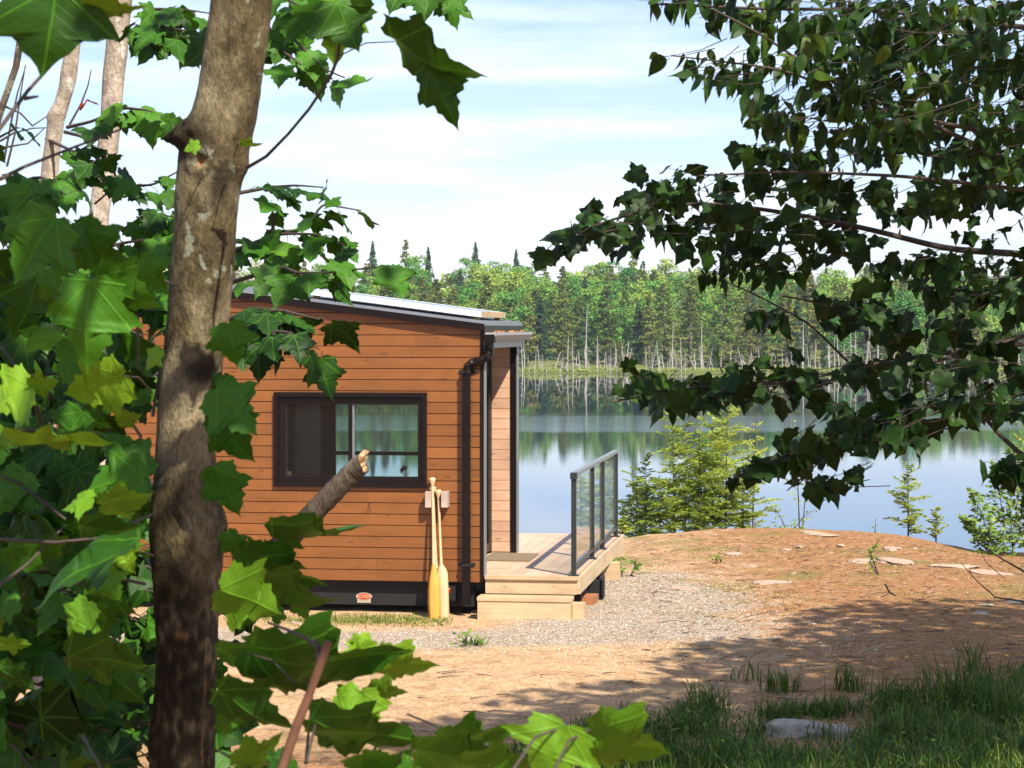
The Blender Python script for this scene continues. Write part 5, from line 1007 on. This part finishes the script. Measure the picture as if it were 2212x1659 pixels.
# ------------------------------------------------------------ saplings on the bank
def hemlock(px_, ybase, ytop, d, label, width=.34, seed=1, mat=None, dens=1.0, lean=0.0, tint=(.55, .22), group=None):
    rg = np.random.default_rng(seed); x = X(px_, d); zb = CAMZ - (ybase - HY) / FP * d; zt = CAMZ - (ytop - HY) / FP * d; h = zt - zb; t = thing('hemlock_sapling', label, 'sapling', (x, d, zb), 0, group)
    st = MB(); st.tube([(0, 0, -.15), (lean * .3, 0, h * .4), (lean, 0, h)], [.016, .011, .002], 6); lf = MB(); C_ = []; A_ = []; N_ = []; S_ = []
    z = .03 * h
    while z < h * .97:
        q = z / h; ln = h * width * (1.05 - q) ** .6 * (.5 + .5 * min(1, q * 4)) * rg.uniform(.35, 1.2); a = rg.uniform(0, 6.28); e = np.array((math.cos(a), math.sin(a), rg.uniform(.15, .9))) * ln; p0 = np.array((lean * q, 0, z))
        n = max(4, int(9 * ln / .25)); pp = [p0 + e * s_ + (0, 0, -.28 * ln * s_ * s_) for s_ in np.linspace(0, 1, 5)]; st.tube(pp, [.005, .004, .003, .002, .001], 3, cap=False)
        for i in range(n):
            s_ = (i + .7) / n; p = p0 + e * s_ + (0, 0, -.28 * ln * s_ * s_)
            for sd in (-1, 1, 0) if i == n - 1 else (-1, 1):
                side = np.array((-math.sin(a), math.cos(a), 0)) * sd; dr = nrm(e / ln * .7 + side * .8 + rg.normal(0, .18, 3)); l = ln * (.42 * (1 - s_) + .14) * rg.uniform(.6, 1.2)
                k_ = max(2, int(l / .028)); 
                for j in range(k_): C_.append(p + dr * l * (j + .5) / k_ + (0, 0, -.25 * l * ((j + 1) / k_) ** 2)); A_.append(dr); S_.append(.018)
        z += h * .018 / dens
    C_ = np.array(C_); A_ = np.array(A_); N = len(C_); up = np.tile((0, 0, 1.), (N, 1)) + rg.normal(0, .4, (N, 3)); s_ = rg.uniform(.7, 1.4, (N, 1)) * .020
    B_ = nrm(np.cross(A_, up)); v = np.stack([C_ - A_ * s_ * 1.1, C_ + B_ * s_ * .75, C_ + A_ * s_ * 1.1, C_ - B_ * s_ * .75], 1).reshape(-1, 3)
    lf.add(v, np.arange(N * 4).reshape(-1, 4), np.repeat(np.clip(rg.normal(*tint, N), 0, 1), 4)); st.build('stem', M_twig, t); lf.build('needles', mat or M_hem, t); return t
hemlock(1458, 1172, 872, 35.2, 'tallest feathery hemlock sapling of the clump beside the deck railing', .30, 1, lean=-.05, tint=(.6, .2))
hemlock(1395, 1175, 985, 35.6, 'low spreading hemlock sapling on the left of the clump beside the railing', .42, 2, tint=(.45, .2))
hemlock(1568, 1168, 858, 35.8, 'bright yellow green hemlock sapling on the right of the clump', .34, 3, lean=.02, tint=(.85, .15))
hemlock(1510, 1170, 930, 35.0, 'hemlock sapling in the middle of the clump, between two taller ones', .38, 4, tint=(.5, .2))
hemlock(1605, 1165, 1000, 35.5, 'drooping hemlock sapling at the right foot of the clump', .40, 5, tint=(.6, .2))
hemlock(1425, 1172, 1040, 34.6, 'knee high hemlock sapling in front of the left of the clump', .5, 6, tint=(.5, .2))
hemlock(1480, 1170, 905, 36.2, 'hemlock sapling with an open crown at the back of the clump', .42, 11, tint=(.7, .2))
hemlock(1540, 1168, 890, 36.5, 'hemlock sapling standing behind the bright one in the clump', .44, 12, tint=(.75, .2))
hemlock(1625, 1166, 905, 36.6, 'yellowish arching hemlock sapling at the far right of the clump', .30, 13, lean=.06, dens=.7, tint=(.9, .1))
hemlock(1375, 1176, 1030, 36.4, 'pale hemlock sapling seen past the end of the railing', .5, 14, tint=(.6, .2))
hemlock(1345, 1172, 1115, 34.6, 'small pale green sapling just past the last railing post', .6, 7, dens=.7, tint=(.9, .1))
hemlock(1962, 1158, 998, 34.8, 'lone young hemlock against the blue water right of the clearing', .42, 8, dens=1.0, tint=(.7, .2))
hemlock(2022, 1165, 1095, 34.6, 'small hemlock seedling just right of the lone young hemlock', .4, 9, dens=.6, tint=(.8, .15))
def leafy(name, label, stems, size, T, d, mat, n, seed, tint, spreadx=.5):
    rg = np.random.default_rng(seed); b = stems[0][0]; zb = CAMZ - (b[1] - HY) / FP * d; t = thing(name, label, 'shrub' if n > 40 else 'sapling', (X(b[0], d), d, zb)); st = MB(); lf = MB()
    for k_, (p, q) in enumerate(stems):
        P0, P1 = W(*p, d + rg.uniform(-.3, .3)), W(*q, d + rg.uniform(-.3, .3)); P0 = P0 - (0, 0, .1); md = (P0 + P1) / 2 + rg.normal(0, .04, 3); C_ = np.array([P0, md, P1]); st.tube(C_, [.012, .008, .002], 5); h = np.linalg.norm(P1 - P0); B = []; A = []
        for i in range(n):
            u = rg.uniform(.12, 1); c = P0 + (P1 - P0) * u + (md - (P0 + P1) / 2) * (1 - abs(2 * u - 1)); o = nrm(np.array((rg.normal(0, 1), rg.normal(0, 1), rg.uniform(0, .8)))) * h * spreadx * (1.1 - u) * rg.uniform(.3, 1); e = c + o; 
            if i % 3 == 0: st.tube([c, (c + e) / 2 + (0, 0, .02), e], [.004, .003, .001], 3, cap=False)
            for j in range(3): B.append(c + o * (1 - j * .22) + rg.normal(0, .015, 3)); A.append(nrm(o) + np.array((rg.normal(0, .5), rg.normal(0, .5), rg.uniform(-.6, .3))))
        N = len(B); leaves(lf, T, B, A, np.tile((0, -.3, .8), (N, 1)) + rg.normal(0, .4, (N, 3)), rg.uniform(.7, 1.2, N) * size, np.clip(rg.normal(*tint, N), 0, 1), .2, .15, 1.0, rg=rg)
    own(st.build('stems', M_twig), t); own(lf.build('leaves', mat), t); return t
leafy('thin_sapling', 'tall thin sapling with sparse pale leaves standing against the water', [((1728, 1150), (1712, 905)), ((1732, 1150), (1740, 960))], .055, T_O, 34.6, M_bright, 16, 1, (.7, .2), .22)
leafy('leafy_shrub', 'low sprig of pale leaves left of the thin sapling on the bank', [((1708, 1155), (1672, 1095)), ((1700, 1156), (1735, 1120))], .06, T_O, 34.4, M_bright, 12, 2, (.7, .2), .5)
leafy('leafy_shrub', 'bright green broadleaf bush at the right edge against the water', [((2160, 1210), (2100, 1060)), ((2170, 1210), (2150, 1000)), ((2190, 1210), (2190, 960)), ((2220, 1210), (2230, 980)), ((2140, 1205), (2080, 1120)), ((2250, 1210), (2280, 950))], .075, T_O, 33.5, M_bright, 120, 3, (.55, .25), .38)
leafy('leafy_shrub', 'tall yellow green bush partly cut off by the right edge', [((2215, 1200), (2195, 900)), ((2235, 1200), (2240, 860))], .07, T_O, 36, M_bright, 80, 4, (.8, .2), .22)
leafy('leafy_weed', 'small leafy weed in the gravel under the far end of the deck', [((1345, 1232), (1340, 1205)), ((1360, 1232), (1375, 1212)), ((1335, 1230), (1322, 1210))], .06, T_O, 27.6, M_bright, 10, 5, (.4, .2), .8)
leafy('leafy_weed', 'thin green weed growing in the middle of the brown clearing', [((1898, 1225), (1900, 1165)), ((1895, 1225), (1880, 1190))], .04, T_O, 27.5, M_bright, 10, 6, (.6, .2), .3)
leafy('leafy_weed', 'tiny seedling on the skyline of the bank', [((1890, 1150), (1892, 1118))], .04, T_O, 34, M_bright, 6, 7, (.8, .2), .3)
leafy('leafy_weed', 'low pale weed on the bank between the rocks', [((1725, 1210), (1715, 1198)), ((1560, 1213), (1548, 1200))], .05, T_O, 29.5, M_bright, 8, 8, (.6, .2), .8)
leafy('leafy_weed', 'dandelion like weed below the gravel edge', [((1022, 1392), (1012, 1374)), ((1026, 1392), (1038, 1378))], .05, T_O, 21.6, M_bright, 8, 9, (.5, .2), .9)

# ------------------------------------------------------------ rocks
k = NT('pink_granite'); a = k.noise(9, 6, .65, k.obj()); b = k.noise(60, 3, .6, k.obj()); c = k.mix(a, (0.32, 0.21, 0.14), (0.54, 0.40, 0.30)); c = k.mix(k.math('MULTIPLY', k.ramp(b, [(.55, 0.), (.65, 1.)]), .35), c, (.16, .12, .10)); c = k.mix(k.ramp(k.noise(3, 5, .6, k.obj((1, 1, 1), (4, 4, 4))), [(.5, 0.), (.7, .6)]), c, (.34, .24, .17))
k.P(Base_Color=c, Roughness=.9); k.bump(k.math('ADD', a, b), .7, .02); M_rock = k.m
k = NT('grey_granite'); a = k.noise(8, 6, .65, k.obj()); b = k.noise(50, 3, .6, k.obj()); c = k.mix(a, (0.25, 0.215, 0.165), (0.50, 0.45, 0.36)); c = k.mix(k.math('MULTIPLY', k.ramp(b, [(.5, 0.), (.6, 1.)]), .4), c, (.10, .09, .08)); c = k.mix(k.ramp(k.noise(5, 4, .6, k.obj((1, 1, 1), (2, 2, 2))), [(.56, 0.), (.6, .5)]), c, (.36, .40, .28))
k.P(Base_Color=c, Roughness=.9); k.bump(k.math('ADD', a, b), .8, .02); M_rock2 = k.m
def rock(px_, py_, wpx, hpx, label, mat=M_rock, seed=0, tilt=0.0, hz=None):
    """flat slab whose far edge is at py_-hpx/2; found on the ground by its picture position"""
    d = 24.0
    for _ in range(12): d = (CAMZ - float(gz((px_ - CX) / FP * d, d))) * FP / (py_ - HY)
    x = X(px_, d); z = float(gz(x, d)); rx = wpx / 2 / FP * d; ht = hz or max(.02, .10 * rx); slope = (CAMZ - z) / d
    ry = max(.5 * rx, (hpx / 2 / FP * d - ht * .5) / slope); ry = min(ry, 2.2 * rx)
    import bmesh
    bm = bmesh.new(); bmesh.ops.create_icosphere(bm, subdivisions=4, radius=1); rr_ = random.Random(seed); o_ = Vector((rr_.uniform(0, 50), rr_.uniform(0, 50), 0))
    for v in bm.verts:
        p = v.co.copy(); f = 1 + .45 * noise.noise(p * 1.1 + o_) + .28 * noise.noise(p * 2.6 + o_) + .07 * noise.noise(p * 9 + o_); q = p * f; zz = q.z; zz = math.copysign(abs(zz) ** .6, zz)
        v.co = Vector((q.x * rx, q.y * ry, zz * ht * (1 + tilt * q.x)))
    me = bpy.data.meshes.new('rock'); bm.to_mesh(me); bm.free()
    for p in me.polygons: p.use_smooth = True
    me.materials.append(mat); o = bpy.data.objects.new('rock', me); COL.objects.link(o); o.location = (x, d, z - ht * .55); o.rotation_euler = (0, 0, rr_.uniform(-.4, .4)); tag(o, label, 'rock'); return o
RK = [(1476, 1271, 75, 18, 'tan flat stone alone in the pale gravel'), (1670, 1257, 100, 14, 'long pale slab at the edge of the gravel, longest of the slabs in front'), (1728, 1236, 66, 16, 'pink slab just above the longest pale slab'), (1622, 1224, 34, 8, 'small pale slab left of the weed on the bank slope'), (1586, 1196, 44, 12, 'oval peach coloured stone near the wood block'),
      (1795, 1247, 36, 8, 'left of two small pale stones in the middle of the clearing'), (1846, 1245, 40, 11, 'right of two small pale stones in the middle of the clearing'), (1935, 1211, 66, 26, 'broad grey pink slab in the right of the clearing'), (1863, 1210, 58, 12, 'narrow slab touching the broad grey pink slab on its left'), (1925, 1184, 34, 11, 'whitish stone above the broad grey pink slab'),
      (1976, 1184, 12, 10, 'small round stone right of the whitish stone'), (1760, 1152, 76, 15, 'pale bedrock patch on the crest of the bank'), (1545, 1153, 44, 12, 'bedrock patch on the crest beside the hemlock clump'), (1727, 1180, 12, 6, 'little pink pebble below the crest of the bank'), (1697, 1186, 22, 6, 'thin pale flake of rock below the crest'),
      (1957, 1257, 20, 8, 'small pale stone right of the clearing centre in half shade'), (2016, 1279, 34, 6, 'flat light flake of rock in the shade at right'), (2150, 1238, 60, 34, 'jagged pink rock outcrop near the right edge'), (2160, 1192, 90, 9, 'long ledge of rock under the leafy bushes at the right edge'), (2115, 1324, 70, 14, 'large flat grey slab lying in the shade at right', 1), (2130, 1307, 46, 8, 'narrow grey slab just behind the large shaded slab', 1), (2192, 1300, 44, 12, 'grey slab touching the right edge in the shade', 1),
      (1816, 1177, 16, 5, 'dark little stone on the bank near the green moss'), (1350, 1165, 90, 7, 'pale ledge on the bank behind the deck corner'), (2060, 1222, 110, 10, 'pale ledge of rock left of the jagged outcrop'), (1890, 1404, 18, 8, 'small grey stone in the shaded needles', 1), (1280, 1372, 16, 6, 'small stone on the sandy track'), (640, 1345, 30, 12, 'half buried stone by the wheel gap under the cabin')]
for i, r_ in enumerate(RK): rock(r_[0], r_[1], r_[2], r_[3], r_[4], M_rock2 if len(r_) > 5 else M_rock, i)
o = rock(1745, 1585, 200, 70, 'big pale grey boulder half hidden in the grass in front', M_rock2, 99, 0, .20)
wb = MB().prism([(-.075, 0), (.07, 0), (.085, .05), (.03, .085), (-.07, .105)], -.05, .05, .5).build('wood_block', wood('cut_block', (0.24, 0.13, 0.07), (0.40, 0.26, 0.16), (20, 20, 3), .8, False)); d_ = 30.6; wb.location = (X(1608, d_), d_, float(gz(X(1608, d_), d_)) - .005); tag(wb, 'brown offcut block of wood lying on the crest of the bank', 'wood block')

# ------------------------------------------------------------ gravel stones, litter, sticks
def ground_pts(n, f, x0, x1, y0, y1, rg):
    P_ = []
    while len(P_) < n:
        x, y = rg.uniform(x0, x1, n * 3), rg.uniform(y0, y1, n * 3); ok = f(x, y, rg) & ~((x < .9) & (y > 23.75 - .14 * (x + .3)) & (x > -9) ) ; P_ += list(zip(x[ok], y[ok]))
    P_ = np.array(P_[:n]); z = np.array([gzr(a, b) for a, b in P_]); return np.c_[P_, z]
def gmask(x, y, rg):
    e = lambda cx, cy_, rx, ry: ((x - cx) / rx) ** 2 + ((y - cy_) / ry) ** 2
    r = np.minimum(np.minimum(e(-1.0, 22.1, 3.6, .95), e(1.55, 25.6, 1.3, 3.7)), e(1.6, 22.6, 2.1, 2.0)); return r + rg.normal(0, .4, len(x)) < .95
rg = np.random.default_rng(14); P_ = ground_pts(9000, gmask, -5, 5, 20, 30, rg); N = len(P_)
oc = np.array([(1, 0, 0), (0, 1, 0), (-1, 0, 0), (0, -1, 0), (0, 0, 1), (0, 0, -1)], float); of = np.array([(0, 1, 4), (1, 2, 4), (2, 3, 4), (3, 0, 4), (1, 0, 5), (2, 1, 5), (3, 2, 5), (0, 3, 5)])
s_ = rg.uniform(.0045, .012, (N, 1, 1)) * rg.uniform(.6, 1.3, (N, 6, 1)); an = rg.uniform(0, 6.28, N); v = oc[None] * s_ * (1, 1, .6); v = np.stack([v[..., 0] * np.cos(an)[:, None] - v[..., 1] * np.sin(an)[:, None], v[..., 0] * np.sin(an)[:, None] + v[..., 1] * np.cos(an)[:, None], v[..., 2]], -1) + P_[:, None]
f = (of[None] + (np.arange(N) * 6)[:, None, None]).reshape(-1, 3); kg = NT('gravel_stone'); kg.P(Base_Color=kg.ramp(kg.tint(), [(0, (.26, .22, .18)), (.6, (.44, .39, .33)), (1, (.62, .57, .51))]), Roughness=.9)
kind(MB().add(v.reshape(-1, 3), f, np.repeat(rg.random(N), 6)).build('gravel', kg.m), 'stuff')
P_ = ground_pts(20000, lambda x, y, rg: (x * .35 + rg.normal(0, .5, len(x)) > .55) | ((y < 19.5) & (x > .3)), -3, 8.5, 15, 33.5, rg); P2_ = ground_pts(500, lambda x, y, rg: x > -4, -4, 5, 18, 24, rg); P_ = np.vstack([P_, P2_]); N = len(P_); fs = np.where(P_[:, 0] < 1.0, .55, 1.0)
an = rg.uniform(0, 6.28, N); ln = rg.uniform(.015, .06, N) * fs; wd = rg.uniform(.0025, .008, N) * fs; A = np.c_[np.cos(an), np.sin(an), rg.normal(0, .12, N)] * ln[:, None]; B_ = np.c_[-np.sin(an), np.cos(an), rg.normal(0, .3, N)] * wd[:, None]; c = P_ + (0, 0, .009)
v = np.stack([c - A, c - B_, c + A, c + B_], 1).reshape(-1, 3); kl = NT('needle_litter'); kl.P(Base_Color=kl.ramp(kl.tint(), [(0, (.07, .035, .018)), (.5, (.26, .12, .05)), (.88, (.36, .22, .12)), (1, (.50, .38, .27))]), Roughness=.9)
kind(MB().add(v, np.arange(N * 4).reshape(-1, 4), np.repeat(rg.random(N), 4)).build('fallen_needles', kl.m), 'stuff')
m = MB()
P_ = ground_pts(420, lambda x, y, rg: (x > 1.5) | (y < 20), -2, 8, 15.5, 32, rg)
for p in P_:
    a = rg.normal(0, .7); l = rg.uniform(.05, .22); e = np.array((math.cos(a) * l, math.sin(a) * l, rg.uniform(-.005, .02))); m.tube([p + (0, 0, .012), p + e * .5 + (0, rg.normal(0, .01), .016), p + e + (0, 0, .01)], [.004, .0035, .002], 4, tint=0, cap=False)
kind(m.build('fallen_twigs', M_twig), 'stuff')
# fallen bare branches at the right edge
m = MB(); m.tube([W(2110, 1170, 22), W(2160, 1205, 22.2), W(2230, 1245, 22.5)], [.004, .008, .012], 5); m3 = MB(); m3.tube([W(2075, 1215, 21), W(2110, 1255, 21), W(2150, 1290, 21), W(2230, 1302, 21.2)], [.003, .005, .007, .01], 5); m.tube([W(2110, 1170, 22), W(2130, 1215, 21.8), W(2170, 1250, 21.8)], [.003, .004, .003], 4)
m.tube([W(2230, 1245, 22.5), W(2330, 1330, 22.3), W(2400, 1340, 22)], [.012, .016, .02], 5)
tag(m.build('bare_branch', M_twig), 'dark bare branch reaching in over the ledge from the right edge, upper of two', 'branch')
tag(m3.build('bare_branch', M_twig), 'thin bent bare branch over the shaded ground at the right edge, lower of two', 'branch')
m = MB(); m.tube([W(1912, 1262, 24.6), W(1922, 1280, 24.4), W(1935, 1287, 24.2)], [.012, .01, .006], 6); m.tube([W(1922, 1280, 24.4), W(1905, 1290, 24.3)], .005, 4); tag(m.build('root_stub', M_twig), 'small dark broken root sticking up in the middle of the clearing', 'root')
m = MB(); m.tube([W(1850, 1410, 19.9), W(1910, 1392, 20.1), W(1985, 1388, 20.2)], [.006, .008, .005], 5); tag(m.build('fallen_stick', simple('pale_stick', (.36, .26, .18), .9)), 'thin pale stick lying across the shaded needles', 'stick')

# ------------------------------------------------------------ grass
def blades(pts, hts, rg, lean=.35, w0=.005, tint=(.4, .2)):
    N = len(pts); a = rg.uniform(0, 6.28, N); l = rg.uniform(.2, 1.6, N) * lean; dx = np.c_[np.cos(a), np.sin(a), np.zeros(N)]; sd = np.c_[-np.sin(a + rg.normal(0, .6, N)), np.cos(a), np.zeros(N)]; V_ = []
    for t, wf in ((0, 1), (.35, .9), (.7, .6), (1.0, .06)):
        c = pts + dx * (l * hts * t ** 2.2)[:, None] + np.array((0, 0, 1.)) * (hts * t * (1 - .35 * np.minimum(l, 1.2) * t))[:, None]; wv = sd * (w0 * wf * rg.uniform(.7, 1.4, N))[:, None]; V_ += [c - wv, c + wv]
    v = np.stack(V_, 1).reshape(-1, 3); f = np.array([(0, 1, 3, 2), (2, 3, 5, 4), (4, 5, 7, 6)]); f = (f[None] + (np.arange(N) * 8)[:, None, None]).reshape(-1, 4)
    uv = np.tile(np.array([(.1, .3)] * 8), (N, 1)); return v, f, np.repeat(np.clip(rg.normal(*tint, N), 0, 1), 8), uv
def at_ground(px_, py_):
    d = 20.0
    for _ in range(14): d = (CAMZ - float(gz((px_ - CX) / FP * d, d))) * FP / (py_ - HY)
    return np.array((X(px_, d), d, float(gz(X(px_, d), d)) - .01))
rg = np.random.default_rng(21); m = MB(); V_ = []; Hh = []
yedge = lambda px_: np.interp(px_, [300, 900, 1180, 1350, 1500, 1640, 1800, 1950, 2212, 2500], [1700, 1690, 1615, 1570, 1530, 1545, 1520, 1500, 1455, 1430])
n_ = 0
while n_ < 1800:
    px_, py_ = rg.uniform(900, 2480), rg.uniform(1440, 1850); ye = yedge(px_)
    if py_ < ye: continue
    if abs(px_ - 1745) < 105 and -30 < py_ - 1590 < 62 and rg.random() < .93: continue
    if noise.noise(Vector((px_ * .011, py_ * .022, 4))) < -.10 and py_ < 1620: continue
    c = at_ground(px_, py_); k_ = int(rg.integers(12, 46)); h0 = rg.uniform(.09, .30) * (.55 + .45 * min(1, (py_ - ye) / 60)); r = rg.uniform(.03, .14)
    for q in range(k_): V_.append(c + np.array((rg.normal(0, r), rg.normal(0, r), 0))); Hh.append(h0 * rg.uniform(.5, 1.25))
    n_ += 1
v, f, t_, uv = blades(np.array(V_), np.array(Hh), rg, .6, .0055, (.38, .26)); m.add(v, f, t_, uv); kind(m.build('grass', M_grass), 'stuff')
m = MB(); B = []; 
for q in range(2600):
    px_, py_ = rg.uniform(1150, 2480), rg.uniform(1470, 1850)
    if py_ < yedge(px_) + 20 or (abs(px_ - 1745) < 110 and -30 < py_ - 1590 < 60): continue
    B.append(at_ground(px_, py_) + (0, 0, rg.uniform(.01, .20)))
B = np.array(B); N = len(B); leaves(m, T_O, B, np.c_[rg.normal(0, 1, N), rg.normal(0, 1, N), rg.uniform(-.1, .7, N)], np.tile((0, 0, 1.), (N, 1)) + rg.normal(0, .4, (N, 3)), rg.uniform(.03, .08, N), np.clip(rg.normal(.35, .2, N), 0, 1), .3, .1, rg.uniform(.4, .9, N), rg=rg); kind(m.build('ground_cover', M_grass), 'stuff')
TU = [(1692, 1492, .20, 70, 'bushy dark tuft of grass on the lawn edge just left of the boulder top'), (1838, 1490, .24, 60, 'narrow upright tuft of grass on the lawn edge above the boulder'), (2050, 1540, .40, 130, 'tallest clump of grass standing at the right of the lawn'), (1525, 1540, .26, 110, 'wide tuft of grass where the lawn begins at left'), (1610, 1470, .22, 14, 'few thin grass blades standing alone above the lawn edge'), (2090, 1530, .34, 70, 'dark sedge clump beside the tallest grass clump'), (2110, 1450, .3, 40, 'grass tuft high at the right lawn edge'), (1260, 1570, .12, 30, 'low sparse tuft at the left end of the lawn'), (1370, 1560, .16, 40, 'sparse tuft of grass left of the wide tuft'), (1023, 1392, .10, 40, 'small lone tuft of grass at the gravel edge'), (1940, 1530, .30, 90, 'leafy green clump left of the tallest grass clump'), (2170, 1560, .3, 90, 'rightmost clump of grass at the edge of the view')]
for px_, py_, h, n, lb in TU:
    c = at_ground(px_, py_); r = .03 + h * .22; pts = np.c_[rg.normal(0, r, n), rg.normal(0, r, n), np.zeros(n)]; v, f, t_, uv = blades(pts, h * 1.25 * rg.uniform(.5, 1.1, n), rg, .45, .0055, (.35, .2)); o = MB().add(v, f, t_, uv).build('grass_tuft', M_grass); o.location = c; tag(o, lb, 'grass tuft', None)
V_ = []; Hh = []
for q in range(2600):
    x, y = rg.normal(-1.45, .62), rg.normal(23.62, .20)
    if x > -.62 or y > 24.2: continue
    V_.append((x, y, gzr(x, y) - .005)); Hh.append(rg.uniform(.02, .075))
v, f, t_, uv = blades(np.array(V_), np.array(Hh), rg, .8, .004, (.75, .25)); kind(MB().add(v, f, t_, uv).build('short_grass', M_grass), 'stuff')
V_ = []; Hh = []
for q in range(2400):
    x, y = rg.uniform(1.8, 6.5), rg.uniform(24, 31.5)
    if noise.noise(Vector((x * .9, y * .5, 1))) < .12: continue
    V_.append((x, y, gzr(x, y) - .005)); Hh.append(rg.uniform(.015, .06))
v, f, t_, uv = blades(np.array(V_), np.array(Hh), rg, .9, .004, (.7, .2)); kind(MB().add(v, f, t_, uv).build('sparse_grass', M_grass), 'stuff')
for i, (px_, py_) in enumerate(((1957, 1424), (2172, 1420), (2270 - 0, 1480))):
    c = at_ground(px_, py_ + 8); m = MB(); m.tube([c, c + (0.01, 0, .06)], .002, 4); o_ = m
    t = thing('yellow_wildflower', ('tiny yellow wildflower in the shaded needles, left one', 'tiny yellow wildflower near the right edge', 'yellow wildflower past the right edge')[i], 'flower', tuple(c)); own(m.build('flower_stem', M_grass), t)
    h = MB(); h.tube([c + (.01, 0, .058), c + (.01, 0, .068)], [.018, .012], 9); own(h.build('flower_head', simple('yellow_petal', (.75, .42, .02), .6), ), t)
# the unused prototypes go
for lst in protos.values():
    for o in lst:
        if o.name not in used:
            for c_ in list(o.children): bpy.data.objects.remove(c_)
            bpy.data.objects.remove(o)
# air over the lake
k = NT('air'); k.t.nodes.remove(k.b); pv = k.n('VolumePrincipled', {'Color': (0.82, 0.90, 1.0, 1), 'Density': 0.00019, 'Anisotropy': 0.2}); k.L(pv.outputs[0], k.out.inputs['Volume'])
kind(MB().box(-3100, 3100, -70, 4100, -4, 40).build('haze', k.m), 'stuff')
